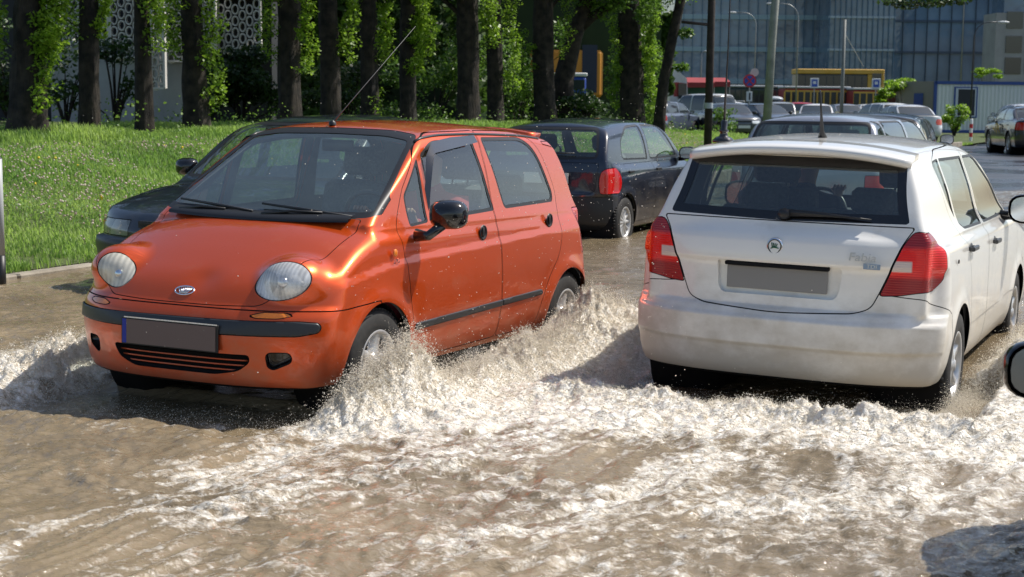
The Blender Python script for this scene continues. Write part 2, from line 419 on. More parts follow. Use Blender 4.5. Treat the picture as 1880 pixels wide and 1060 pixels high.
def wheel(parent, x, y, r, width, side, rimr, style='five', steer=0.0, name='wheel'):
    e = empty(name, (x, y, r)); e.parent = parent; e.rotation_euler = (0, 0, steer)
    w2 = width/2; s = side
    t = MB()
    pr = [(rimr-.012, -w2*.9), (rimr+.004, -w2), (rimr+.35*(r-rimr), -w2*1.03), (r-.02, -w2*.96), (r-.004, -w2*.78), (r, 0), (r-.004, w2*.78), (r-.02, w2*.96), (rimr+.35*(r-rimr), w2*1.03), (rimr+.004, w2), (rimr-.012, w2*.9)]
    t.lathe(pr, 56, axis='y')
    for k in range(56):      # tread blocks
        a = 2*pi*k/56
        for yy in (-w2*.55, 0, w2*.55):
            t.box((cos(a)*(r+.001), yy, sin(a)*(r+.001)), (.004, w2*.22, .009), M=[[cos(a), 0, -sin(a)], [0, 1, 0], [sin(a), 0, cos(a)]])
    t.build('tyre', M['rubber'], e, True)
    d = MB(); rim = MB()
    yo = s*w2*.86
    rim.lathe([(rimr-.002, s*w2*.95), (rimr-.006, s*w2*.99), (rimr-.022, s*w2*.9), (rimr-.03, s*w2*.4), (rimr-.035, -s*w2*.5)], 48, axis='y')
    def spoke(a, w0, w1, yc, th):
        P_ = []
        for rr, ww, yy in ((.02, w0, yc), (rimr*.5, (w0+w1)/2*.8, yc-s*.012), (rimr-.02, w1, yc-s*.004)):
            for q in (-1, -.45, .45, 1):
                P_.append((rr, yy-(s*th if abs(q) == 1 else 0), q*ww))
        P_ = np.array(P_); Fq = []
        for i in range(2):
            for j in range(3): Fq.append((i*4+j, i*4+j+1, (i+1)*4+j+1, (i+1)*4+j))
        R_ = np.array([[cos(a), 0, -sin(a)], [0, 1, 0], [sin(a), 0, cos(a)]])
        rim.add(P_@R_.T, Fq)
    if style == 'five':
        for k in range(5): spoke(2*pi*k/5+.5, .05, .042, yo, .03)
    elif style == 'seven':
        for k in range(8): spoke(2*pi*k/8+.2, .03, .034, yo, .02)
    else:
        for k in range(12): spoke(2*pi*k/12, .02, .026, yo, .014)
    rim.lathe([(0, yo+s*.006), (.028, yo+s*.005), (.034, yo-s*.004), (.055, yo-s*.008), (.06, yo-s*.03)], 24, axis='y')
    rim.build('rim', M['alloy'] if style == 'five' else M['hub'], e, True)
    MB().lathe([(0, s*w2*.3), (rimr-.03, s*w2*.3), (rimr-.03, s*w2*.1)], 32, axis='y').build('brake_disc', M['dark'], e, True)
    return e
def text_mesh(txt, size, depth, m, parent, loc, rot, name='lettering', sx=1.0, shear=0.0):
    cu = bpy.data.curves.new(name, 'FONT'); cu.body = txt; cu.size = size; cu.extrude = depth; cu.align_x = 'CENTER'; cu.align_y = 'CENTER'; cu.shear = shear
    o = bpy.data.objects.new(name, cu); C.objects.link(o)
    dg = bpy.context.evaluated_depsgraph_get(); me = bpy.data.meshes.new_from_object(o.evaluated_get(dg)); me.name = name
    bpy.data.objects.remove(o); n = bpy.data.objects.new(name, me); C.objects.link(n); me.materials.clear(); me.materials.append(m)
    n.location = loc; n.rotation_euler = rot; n.scale = (sx, 1, 1)
    if parent: n.parent = parent
    return n
def seat(parent, x, y, z, m, h=.58, head=True, tilt=.28):
    e = empty('seat', (x, y, z)); e.parent = parent; b = MB()
    b.box((.05, 0, .06), (.25, .24, .08), bev=.05); b.build('cushion', m, e)
    Rm = np.array([[cos(tilt), 0, -sin(tilt)], [0, 1, 0], [sin(tilt), 0, cos(tilt)]])
    b = MB(); b.box(np.array([-.22, 0, .12])+Rm@np.array([0, 0, h/2]), (.075, .235, h/2), M=Rm, bev=.06); b.build('backrest', m, e)
    if head:
        b = MB(); b.box(np.array([-.22, 0, .12])+Rm@np.array([0, 0, h+.13]), (.055, .135, .085), M=Rm, bev=.05)
        for s in (-.05, .05): b.tube([np.array([-.22, s, .12])+Rm@np.array([0, 0, h-.02]), np.array([-.22, s, .12])+Rm@np.array([0, 0, h+.08])], .007, 6)
        b.build('headrest', m, e)
    return e
def mirror(parent, x, y, z, s, m, sc_=1.0, arm=(0, -.10, -.05)):
    """door mirror: housing, glass; faces rearward"""
    e = empty('door_mirror', (x, y, z)); e.parent = parent
    V = []; n = 20; rows = [(-.055, 1.0), (-.05, 1.04), (-.02, 1.05), (.02, .96), (.05, .72), (.068, .35), (.072, .01)]
    def ring(t, k):
        out = []
        for j in range(n):
            a = 2*pi*j/n; cy = abs(cos(a))**.7*np.sign(cos(a)); cz = abs(sin(a))**.7*np.sign(sin(a))
            out.append((t*sc_, cy*.105*k*sc_, cz*.078*k*sc_))
        return out
    for t, k in rows: V += ring(t, k)
    F = [(i*n+j, (i+1)*n+j, (i+1)*n+(j+1) % n, i*n+(j+1) % n) for i in range(len(rows)-1) for j in range(n)]
    b = MB(); b.add(V, F); b.tube([(0, 0, -.04*sc_), (arm[0], s*arm[1]*.6, arm[2]-.02), (arm[0], s*arm[1]*1.15, arm[2]-.02)], [.028, .026, .035], 10)
    b.build('housing', m, e, True)
    g = MB(); g.add([(-.052*sc_, q[1]*.9, q[2]*.88) for q in ring(0, 1)], [tuple(range(n))]); g.build('mirror_glass', M['chrome'], e)
    return e
def wiper(parent, p0, p1, bl0, bl1, name='wiper'):
    b = MB(); b.tube([p0, (np.array(p0)+p1)/2+np.array([0, 0, .012]), p1], [.012, .008, .006], 6)
    b.tube([bl0, (np.array(bl0)+bl1)/2, bl1], [.006, .009, .006], 6); return b.build(name, M['black'], parent, True)

def build_car(name, S, loc, rot, label, cat='car', group=None, step=.02, parts=True):
    root = empty(name, loc, rot, label, cat, group); f = make_field(S)
    xs = S['spine']; Wm = S['W']
    pm = body_mesh(f, (xs[0], xs[1], S.get('spz', .6), .75, .72, .42), step)
    pmat = S['paint']; lining = []
    def region(g, rest): return rest.clip(g(rest.V, rest.N))
    rest = pm
    # underbody
    und, rest = rest.clip(np.maximum(rest.N[:, 2]+.75, rest.V[:, 2]-S.get('zb', .2)-.06))
    und.build('underbody', M['dark'], root)
    # wheel arches
    for i, xa in enumerate(S['wheels']):
        def ga(V, Nn, xa=xa): return np.maximum(np.hypot(V[:, 0]-xa, V[:, 2]-S['hubz'])-S['arch'], .35-np.abs(V[:, 1]))
        _, rest = region(ga, rest)
        for s in (-1, 1):
            b = MB(); R_ = S['arch']; yo = s*(Wm-.035)
            b.lathe([(R_-.002, yo), (R_+.015, s*.52), (R_-.02, s*.42), (0, s*.40)], 40, (xa, 0, S['hubz']), 'y'); b.build('wheel_arch', M['dark'], root, True)
    seals = PMesh(rest.V, rest.N, np.zeros((0, 4), int)); 
    sw = S.get('seal', .016)
    opaque = []
    for (nm, g, mm, inset, selw, sealmat) in S['glass']:
        ins, rest = region(g, rest)
        gi = g(ins.V, ins.N)
        gl, se = ins.clip(gi+(sw if selw is None else selw))
        gl.build(nm, mm, root, -.005); se.build('window_seal', sealmat or M['black'], root, -.002)
        opaque.append(se)
    for (nm, g, mm, opt) in S.get('panels', []):
        gap = opt.get('gap', .0022)
        if opt.get('of') is None:
            ins, rest = region(g, rest)
            gi = g(ins.V, ins.N)
            pn, gp = ins.clip(gi+gap*2)
            o = pn.build(nm, mm, root, opt.get('off', 0.0))
            if o and opt.get('label'): o['label'] = opt['label']
            if gp.count(): gp.build(opt.get('gapname', 'panel_gap'), opt.get('gapmat', M['dark']), root, -.006)
            if opt.get('after') and o: opt['after'](root, pn, o)
            if opt.get('line', True): opaque.append(pn)
    rest.build('body', pmat, root); opaque.append(rest)
    for q in opaque: q.build('lining', M['lining'], root, -.03, flip=True)
    # wheels
    for i, xa in enumerate(S['wheels']):
        for s in (-1, 1):
            wheel(root, xa, s*(S['track']/2), S['wr'], S.get('ww', .165), s, S['rim'], S.get('style', 'five'), S.get('steer', 0) if i == 0 else 0)
    return root
# ------------------------------------------------------------------ the orange hatchback: shape
def matiz_extra(x, y, z, v):
    ay = np.abs(y)
    d = (np.sqrt(((x-.40)/.17)**2+((ay-.515)/.165)**2+((z-.70)/.125)**2)-1)*.13
    v = smin(v, d, .05)
    # front bumper lip
    # dent in the bonnet above the badge
    v = v+.016*np.exp(-(((y-.075)/.085)**2+((z-.685)/.05)**2))*(x > .2)
    return v
MZ = dict(W=.7475, wheels=(0, -2.34), hubz=.265, arch=.315, zb=.195, track=1.33, wr=.272, ww=.155, rim=.172,
    wp=([.18, .25, .35, .50, .62, .75, .85, .93, 1.0], [.655, .70, .73, .7475, .747, .738, .725, .70, .66]),
    zt=([-3, -.05, 0, .15, .30, .42, .52, .60, .66, .75], [.99, .99, .975, .925, .85, .78, .715, .64, .57, .42]),
    fz=([.18, .25, .35, .45, .53, .575, .60, .70, .85, 1.0], [.615, .66, .685, .70, .69, .66, .635, .60, .52, .40]),
    rz=([.18, .25, .4, .6, .8, .95, 1.05, 1.3], [-2.76, -2.80, -2.84, -2.82, -2.77, -2.71, -2.66, -2.55]),
    xw=([.95, 1.0, 1.2, 1.42, 1.55], [.04, -.03, -.36, -.73, -.96]), xr=([.9, 1.0, 1.2, 1.4, 1.55], [-2.73, -2.68, -2.60, -2.47, -2.30]),
    zr=([-2.9, -2.6, -2.3, -1.9, -1.4, -1.0, -.72, -.5], [1.37, 1.40, 1.435, 1.465, 1.478, 1.465, 1.43, 1.38]),
    wc=([.93, 1.0, 1.2, 1.38, 1.5], [.70, .675, .625, .565, .52]), fplan=(.25, 3.2), rplan=(.22, 4), hoodcrown=.10, kl=.05, kc=.06,
    crease=([-3, -2.1, -1.2, -.25, .3, .6], [.85, .83, .80, .765, .70, .64]), flare=.016, spine=(.25, -2.45), extra=matiz_extra, wcv=.17)
# ------------------------------------------------------------------ the white hatchback: shape (rear axle at x=0)
def fabia_extra(x, y, z, v):
    ay = np.abs(y)
    return v
FB = dict(W=.821, wheels=(2.45, 0), hubz=.29, arch=.335, zb=.235, track=1.46, wr=.292, ww=.17, rim=.185,
    wp=([.2, .28, .36, .52, .70, .85, .94, 1.0, 1.08], [.73, .78, .805, .821, .82, .812, .80, .775, .73]),
    zt=([-1, 2.2, 2.4, 2.7, 3.0, 3.15, 3.25, 3.4], [1.02, 1.02, .99, .93, .86, .80, .70, .5]),
    fz=([.2, .3, .5, .7, .9], [3.18, 3.24, 3.27, 3.23, 3.1]),
    rz=([.2, .24, .30, .405, .43, .55, .575, .60, .62, .80, .82, .85, .94, .97, 1.0, 1.06, 1.15], [-.60, -.66, -.70, -.722, -.738, -.738, -.715, -.695, -.668, -.655, -.658, -.680, -.668, -.652, -.622, -.565, -.52]),
    xw=([.95, 1.0, 1.2, 1.42, 1.55], [2.40, 2.34, 2.02, 1.60, 1.35]), xr=([.95, 1.05, 1.2, 1.36, 1.45, 1.55], [-.62, -.585, -.505, -.405, -.33, -.25]),
    zr=([-.6, -.45, -.2, .2, .7, 1.2, 1.6, 2.0], [1.425, 1.435, 1.455, 1.475, 1.483, 1.472, 1.43, 1.36]),
    wc=([.98, 1.05, 1.2, 1.36, 1.5], [.765, .725, .675, .61, .56]), fplan=(.25, 3.2), rplan=(.26, 3.8), hoodcrown=.08, kl=.035, kc=.05,
    flare=.012, spine=(2.85, -.30), extra=fabia_extra, wcv=.12, rcv=.10, kj=.03)
POSE_A = (-1.33504, 7.81133, .0399), (-0.00824, -0.01975, -2.01698)
POSE_B = (1.61589, 8.32305, -.0399), (0.01844, 0.00777, 1.13674)
# raised / recessed patches with side walls
def raised(pm, name, m, parent, off, depth=None, base=0.0):
    if pm.count() == 0: return None
    V, Nn, F = pm.compact(); n = len(V); cnt = {}
    for f in F:
        for k in range(len(f)):
            a, b = f[k], f[(k+1) % len(f)]; cnt[(a, b)] = cnt.get((a, b), 0)+1
    bd = [(a, b) for (a, b) in cnt if (b, a) not in cnt]
    V2 = np.vstack([V+Nn*off, V+Nn*base]); F2 = list(F)
    ids = {}; extra = []; EN = []
    F2 += [(b, a, a+n, b+n) for a, b in bd]
    o = mesh_obj(name, V2, F2, m, parent, True)
    return o
def patch(pm, g):     # sub-mesh where g<0 (pm kept)
    return pm.clip(g(pm.V, pm.N))[0]
def person_seated(name, parent_loc, rot, cloth, label, cap=None, arms='wheel', parent=None, hair=(.03, .02, .015), scale=1.0):
    """one skinned body in a driving pose; clothing and hair as children. origin at the hip"""
    root = empty(name, parent_loc, rot, label, 'person')
    if parent is not None: root.parent = parent
    def skin(nm, verts, edges, rad, m, sub=2):
        me = bpy.data.meshes.new(nm); me.from_pydata(verts, edges, [])
        import bmesh
        bm = bmesh.new(); bm.from_mesh(me); sl_ = bm.verts.layers.skin.verify(); bm.verts.ensure_lookup_table()
        for i, r in enumerate(rad): bm.verts[i][sl_].radius = (r, r) if not isinstance(r, tuple) else r
        bm.verts[0][sl_].use_root = True; bm.to_mesh(me); bm.free()
        o = bpy.data.objects.new(nm, me); C.objects.link(o)
        o.modifiers.new('s', 'SKIN'); md = o.modifiers.new('u', 'SUBSURF'); md.levels = sub; md.render_levels = sub
        dg = bpy.context.evaluated_depsgraph_get(); m2 = bpy.data.meshes.new_from_object(o.evaluated_get(dg)); m2.name = nm
        bpy.data.objects.remove(o); o = bpy.data.objects.new(nm, m2); C.objects.link(o); m2.materials.clear(); m2.materials.append(m)
        m2.polygons.foreach_set('use_smooth', [True]*len(m2.polygons)); o.parent = root; return o
    V = [(0, 0, 0), (-.06, 0, .2), (-.12, 0, .42), (-.13, 0, .52), (-.12, 0, .60)]; E = [(0, 1), (1, 2), (2, 3), (3, 4)]; R_ = [.14, (.15, .12), (.17, .11), .06, .055]
    hands = []
    for s in (-1, 1):
        b = len(V)
        if arms == 'wheel' or s == 1: V += [(-.12, s*.17, .45), (.04, s*.25, .24), (.27, s*.17, .33), (.34, s*.155, .37)]
        else: V += [(-.12, s*.17, .45), (.02, s*.27, .26), (.17, s*.14, .42), (.21, s*.12, .47)]
        E += [(2, b), (b, b+1), (b+1, b+2), (b+2, b+3)]; R_ += [.062, .048, .034, .03]; hands.append(V[-1])
        c = len(V); V += [(.40, s*.12, .02), (.74, s*.14, -.28)]; E += [(0, c), (c, c+1)]; R_ += [.085, .05]
    skin('clothing', V, E, R_, cloth)
    # body surface: head, neck and hands continuous through thin cores
    hx, hz = -.105, .70
    V = [(-.12, 0, .42), (-.12, 0, .56), (-.11, 0, .64), (-.10, 0, .70), (-.105, 0, .78)]; E = [(0, 1), (1, 2), (2, 3), (3, 4)]; R_ = [.05, .052, (.075, .07), (.095, .078), (.085, .07)]
    V += [(-.012, 0, .705), (.01, 0, .69)]; E += [(3, 5), (5, 6)]; R_ += [.018, .012]
    for s, h in ((-1, hands[0]), (1, hands[1])):
        b = len(V); up = np.array([.06, -s*.01, .06]); h = np.array(h)
        V += [(-.12, s*.12, .44), (.04, s*.25, .24), tuple(h-np.array([.02, 0, .02])), tuple(h+up*.55)]; E += [(0, b), (b, b+1), (b+1, b+2), (b+2, b+3)]; R_ += [.03, .03, .024, (.03, .018)]
        for k in range(4):
            c = len(V); d = np.array([.0, (k-1.5)*.021, .0]); p1 = h+up*.9+d; p2 = p1+np.array([.03, 0, .02]); p3 = p2+np.array([.012, 0, -.022])
            V += [tuple(p1), tuple(p2), tuple(p3)]; E += [(b+3, c), (c, c+1), (c+1, c+2)]; R_ += [.009, .0085, .0075]
        c = len(V); p1 = h+up*.5+np.array([0, -s*.035, .005]); V += [tuple(p1), tuple(p1+np.array([.02, -s*.012, .02]))]; E += [(b+3, c), (c, c+1)]; R_ += [.010, .009]
    body = skin('body', V, E, R_, M['skin'])
    hm = mat('hair', hair, .8); b = MB(); b.ell((-.125, 0, .765), (.105, .092, .088), 20, 12); b.build('hair', cap or hm, root, True)
    return root
def interior(root, xs, zf, W_, seatm, wheel_y, xd, dash, rearx, zdash=.93, steer=True):
    e = empty('cabin_interior', (0, 0, 0)); e.parent = root
    b = MB(); b.box((xd, 0, zdash-.16), (.20, W_-.06, .12), bev=.06); b.build('dashboard', mat('dash_grey', (.09, .09, .095), .7), e)
    for x, ys in xs:
        for y in ys: s_ = seat(root, x, y, zf, seatm)
    b = MB(); b.box((rearx-.1, 0, zf+.30), (.08, W_-.1, .30), bev=.05); b.box((rearx+.2, 0, zf+.05), (.25, W_-.1, .08), bev=.05); b.build('rear_bench', seatm, e)
    for y in (-.30, .30):
        b = MB(); b.box((rearx-.14, y, zf+.66), (.05, .12, .07), bev=.04); b.build('rear_headrest', seatm, e)
    if steer:
        sw = MB(); a = np.linspace(0, 2*pi, 41); c = np.array([xd-.33, wheel_y, zdash-.06]); n = np.array([sin(.4), 0, -cos(.4)])
        u = np.array([0, 1, 0]); v = np.array([sin(.45), 0, cos(.45)])
        sw.tube([c+.18*(np.cos(t)*u+np.sin(t)*v) for t in a], .014, 8, False)
        for t in (0, pi, -pi/2): sw.tube([c, c+.18*(np.cos(t)*u+np.sin(t)*v)], .018, 6)
        sw.ell(c, (.03, .06, .06)); sw.build('steering_wheel', M['trim'], e, True)

# ================================================================== orange hatchback
ORANGE = (.74, .085, .004)
MZ['paint'] = paint('orange_paint', ORANGE, .62, .36, dirt=(.50, .26, .17), dirt_amt=.6, zlo=.05, zhi=.55)
vent = rpoly([(-.395, .93), (-.40, 1.09), (-.615, 1.285), (-.59, .945)], .02)
fwin = rpoly([(-.635, .95), (-.66, 1.30), (-.82, 1.372), (-1.30, 1.392), (-1.385, .975)], [.02, .02, .06, .03, .03])
rwin = rpoly([(-1.525, .98), (-1.42, 1.392), (-1.98, 1.395), (-2.14, 1.32), (-2.27, 1.05), (-2.245, .995)], [.03, .03, .08, .10, .06, .03])
fdoor = rpoly([(-.255, .93), (-.40, 1.13), (-.66, 1.36), (-.86, 1.418), (-1.385, 1.432), (-1.37, .95), (-1.365, .62), (-1.375, .245), (-.37, .235), (-.335, .35), (-.27, .75)], [.03, .02, .1, .05, .02, .02, .1, .04, .08, .1, .2])
rdoor = rpoly([(-1.392, 1.432), (-1.99, 1.432), (-2.20, 1.35), (-2.33, 1.05), (-2.27, .92), (-2.22, .70), (-1.98, .50), (-1.90, .245), (-1.381, .245), (-1.371, .62), (-1.376, .95)], [.02, .1, .12, .1, .1, .12, .12, .05, .03, .1, .02])
wsh = rpoly([(.0, .972), (.60, .985), (.665, 1.0), (.52, 1.40), (.35, 1.425), (0, 1.432), (-.35, 1.425), (-.52, 1.40), (-.665, 1.0), (-.60, .985)], [0, .02, .04, .05, .05, .1, .05, .05, .04, .02])
rwn = rpoly([(.56, 1.0), (.46, 1.34), (-.46, 1.34), (-.56, 1.0)], .06)
hl_ = {s: np.array([(c+r*cos(t), .718+.087*sin(t)+.006*cos(t)) for t in np.linspace(0, 2*pi, 40, endpoint=False)]) for s, c, r in ((1, .522, .146), (-1, .462, .124))}
hood = rpoly([(0, .975), (.60, .985), (.605, .83), (.575, .73), (.50, .64), (.44, .592), (.20, .584), (-.20, .584), (-.44, .592), (-.50, .64), (-.575, .73), (-.605, .83), (-.60, .985)], [0, .03, .1, .1, .05, .05, .1, .1, .05, .05, .1, .1, .03])
bumper = [(-1, .585), (-.9, .588), (-.45, .582), (0, .576), (.45, .582), (.9, .588), (1, .585), (1, -.5), (-1, -.5)]
strip = rpoly([(-.9, .455), (.63, .458), (.705, .475), (.715, .50), (.705, .525), (.63, .533), (-.9, .52)], .015)
grille = rpoly([(-.37, .368), (-.335, .30), (-.24, .262), (.24, .262), (.36, .285), (.42, .33), (.42, .368)], .03)
fog = rpoly([(.49, .385), (.60, .385), (.605, .335), (.52, .295), (.495, .31)], .04)
amb = rpoly([(.40, .552), (.47, .572), (.58, .570), (.61, .556), (.55, .540), (.44, .540)], .02)
rub = [(-.35, .400), (-.35, .438), (-1.90, .480), (-1.935, .462), (-1.92, .445)]
_xw = pch(*MZ['xw'])
def wsg(V, Nn): return np.maximum(np.maximum(sdpoly(V[:, 1], V[:, 2], wsh), -.95-V[:, 0]), (_xw(V[:, 2])-.17*V[:, 1]**2-.062-V[:, 0])*.75)
def fr(poly, xm): return frontR(poly, xmin=xm)
def bumpg(V, Nn): return np.maximum(np.maximum(V[:, 2]-.582-.02*np.clip((.25-V[:, 0])/.3, -.2, .6)-.0*V[:, 0], .02-V[:, 0]), -1)
def rbump(V, Nn): return np.maximum(V[:, 2]-.56, V[:, 0]+2.52)
def tail(V, Nn): return np.maximum(np.maximum(np.abs(V[:, 1])-.56, np.maximum(.565-V[:, 2], V[:, 2]-1.37)), V[:, 0]+2.3)
def tlm(V, Nn): return np.maximum(np.maximum(.575-np.abs(V[:, 1]), np.maximum(.66-V[:, 2], V[:, 2]-.95)), V[:, 0]+2.53)
def lamp_m(name, c1, c2, sc_, r=.12):
    m = mat(name, c1, r, coat=1, metal=.0); f = noise(m, sc_, 3)
    v = N(m, 'ShaderNodeTexVoronoi'); v.inputs['Scale'].default_value = sc_; t = N(m, 'ShaderNodeTexCoord'); mp = N(m, 'ShaderNodeMapping'); mp.inputs['Scale'].default_value = (1, 1, .4); L(m, t.outputs['Object'], mp.inputs[0]); L(m, mp.outputs[0], v.inputs['Vector'])
    L(m, ramp(m, v.outputs['Color'], [(0.2, c1), (.7, c2)]), P(m).inputs['Base Color']); P(m).inputs['Metallic'].default_value = .25; P(m).inputs['Roughness'].default_value = .22
    b = N(m, 'ShaderNodeBump'); b.inputs['Distance'].default_value = .01; b.inputs['Strength'].default_value = .7; L(m, v.outputs['Color'], b.inputs['Height']); L(m, b.outputs[0], P(m).inputs['Normal']); return m
M['lamp'] = lamp_m('headlamp_reflector', (.22, .24, .26), (.98, .98, .95), 22)
M['lamp_y'] = lamp_m('headlamp_milky', (.42, .38, .28), (.92, .88, .76), 18)
M['lens'] = glass('lamp_lens', (.98, .98, .98), streak=.30, film=.28, fcol=(.93, .94, .93), ribs=17); M['lens_m'] = glass('lamp_lens_milky', (.98, .97, .94), streak=.35, film=.45, fcol=(.93, .88, .74), ribs=12)
M['plate_m'] = mat('plate_mauve', (.16, .115, .105), .5); M['plate_g'] = mat('plate_grey', (.23, .225, .215), .5); M['plate_w'] = mat('plate_white', (.7, .7, .68), .4)
M['blue'] = mat('blue_plastic', (.01, .03, .35), .4)
def headlight_after(poly, mir, matn):
    def fn(root, pn, o):
        pass
    return fn
def hole(name, m):       # opening: the patch sinks in with walls
    return dict(hole=True)
OP = dict(of=None)
def side2(poly, nm, pm_=None, **k): return [(nm, sideR(poly, s), pm_, dict(k)) for s in (1, -1)]
mp_ = MZ['paint']
MZ['glass'] = [('windshield', wsg, M['glass_f'], 0, .030, M['black']), ('rear_window', frontR(rwn, xmax=-2.2), M['glass_s'], 0, .03, M['black'])]
for s in (1, -1):
    MZ['glass'] += [('side_window', sideR(vent, s), M['glass_s'], 0, .014, M['black']), ('side_window', sideR(fwin, s), M['glass_s'], 0, .020, M['black']), ('side_window', sideR(rwin, s), M['glass_s'], 0, .020, M['black'])]
M['plastic_glossy'] = mat('glossy_black', (.008, .008, .009), .08, coat=.5)
def hl_side(s, which):
    c = np.array([.548, .528, .718]) if s > 0 else np.array([.556, -.448, .712]); r = .128 if s > 0 else .100; wy, wz = (.70, 1.75) if s > 0 else (.85, 1.2)
    def g(V, Nn): d = V-c; q = d[:, 2]-.12*d[:, 1]*s; return np.sqrt(d[:, 0]**2*1.0+d[:, 1]**2*wy+q**2*wz)-r
    return g
def sunk(depth, m, name='recess', inner=None):
    """the opening is carried inwards; o is replaced by a walled recess"""
    def fn(root, pn, o):
        me = o.data; bpy.data.objects.remove(o); raised(pn, name, m, root, -depth)
        if inner: inner(root, pn)
    return fn
def lampf(m, depth=.03):
    def fn(root, pn, o):
        V, Nn, F = pn.compact(); c = V.mean(0); n = Nn.mean(0); n /= np.linalg.norm(n)
        e2 = mesh_obj('reflector', np.vstack([V+(-n)*(depth*np.clip(1-(np.linalg.norm(V-c, axis=1)/.17)**2, .1, 1))[:, None]]), F, m, o)
        if depth > .02:
            b = MB(); Rq = Vector(n).to_track_quat('Z', 'Y').to_matrix(); b.lathe([(0, .012), (.02, .008), (.03, -.004), (.034, -.02)], 20, M_c(c-n*.008)) if False else b.ell(c-n*.022, (.03, .03, .03), 16, 10)
            b.build('bulb_cap', M['chrome'], o, True)
    return fn
def grille_inner(root, pn):
    b = MB()
    for z in (.285, .310, .335):
        pts = [(.70-.25*(abs(y)/.7475)**3.2-.03-(.38-z)*.20, y, z+.002) for y in np.linspace(-.34, .40, 14)]
        b.tube(pts, .0045, 6)
    b.build('grille_bar', mp_, root, True)
MZ['panels'] = [('headlight', hl_side(1, 0), M['lens'], dict(after=lampf(M['lamp'], .045), line=False,  gap=.003, gapmat=M['black'])),
    ('headlight', hl_side(-1, 0), M['lens_m'], dict(after=lampf(M['lamp_y'], .045), line=False,  gap=.003, gapmat=M['black'], label='milky yellowed headlight lens')),
    ('bonnet', fr(hood, -.06), mp_, dict(gap=.002))]
for s in (1, -1):
    MZ['panels'] += [('indicator', (lambda V, Nn, s=s: np.maximum(sdpoly(V[:, 1]*s, V[:, 2], amb), .2-V[:, 0])), M['amber'], dict(gap=.002)),
        ('fog_recess', (lambda V, Nn, s=s: np.maximum(sdpoly(V[:, 1]*s, V[:, 2], fog), .2-V[:, 0])), M['dark'], dict(after=sunk(.05, M['plastic_glossy'], 'fog_recess'), line=False)),
        ('tail_light', (lambda V, Nn, s=s: np.maximum(tlm(V, Nn), .2-V[:, 1]*s)), M['red_lens'], dict(gap=.003))]
def strip_after(root, pn, o): bpy.data.objects.remove(o); raised(pn, 'bumper_strip', M['trim'], root, .009)
MZ['panels'] += [('bumper_strip', lambda V, Nn: np.maximum(sdpoly(np.where(V[:, 1] > -.7, V[:, 1], -.7), V[:, 2], strip), .12-V[:, 0]), M['trim'], dict(after=strip_after)),
    ('lower_grille', fr(grille, .2), M['dark'], dict(after=sunk(.05, M['dark'], 'lower_grille', grille_inner), line=False)),
    ('front_bumper', bumpg, mp_, dict(gap=.0028)), ('rear_bumper', rbump, mp_, {}), ('tailgate', tail, mp_, {})]
def door_after_m(side, which):
    def fn(root, pn, o):
        hx, hz = (-1.165, .862) if which == 'f' else (-2.085, .888)
        yl = float(np.interp(hz, [.85, .93], [.731, .712]))
        b = MB(); b.lathe([(.0, -.012), (.022, -.010), (.034, .001), (.040, .003), (.043, -.004)], 24, (hx, yl*side, hz), 'y') if side > 0 else b.lathe([(0, .012), (.022, .010), (.034, -.001), (.040, -.003), (.043, .004)], 24, (hx, yl*side, hz), 'y')
        b.box((hx-.002, side*(yl-.004), hz+.002), (.011, .004, .028), bev=.004); b.build('door_handle', M['black'], o, True)
        g = patch(pn, lambda V, Nn: sdpoly(V[:, 0], V[:, 2], rub)+.001)
        raised(g, 'rub_strip', M['trim'], o, .010)
    return fn
for s in (1, -1):
    MZ['panels'] += [('door', sideR(fdoor, s), mp_, dict(after=door_after_m(s, 'f'))), ('door', sideR(rdoor, s), mp_, dict(after=door_after_m(s, 'r')))]
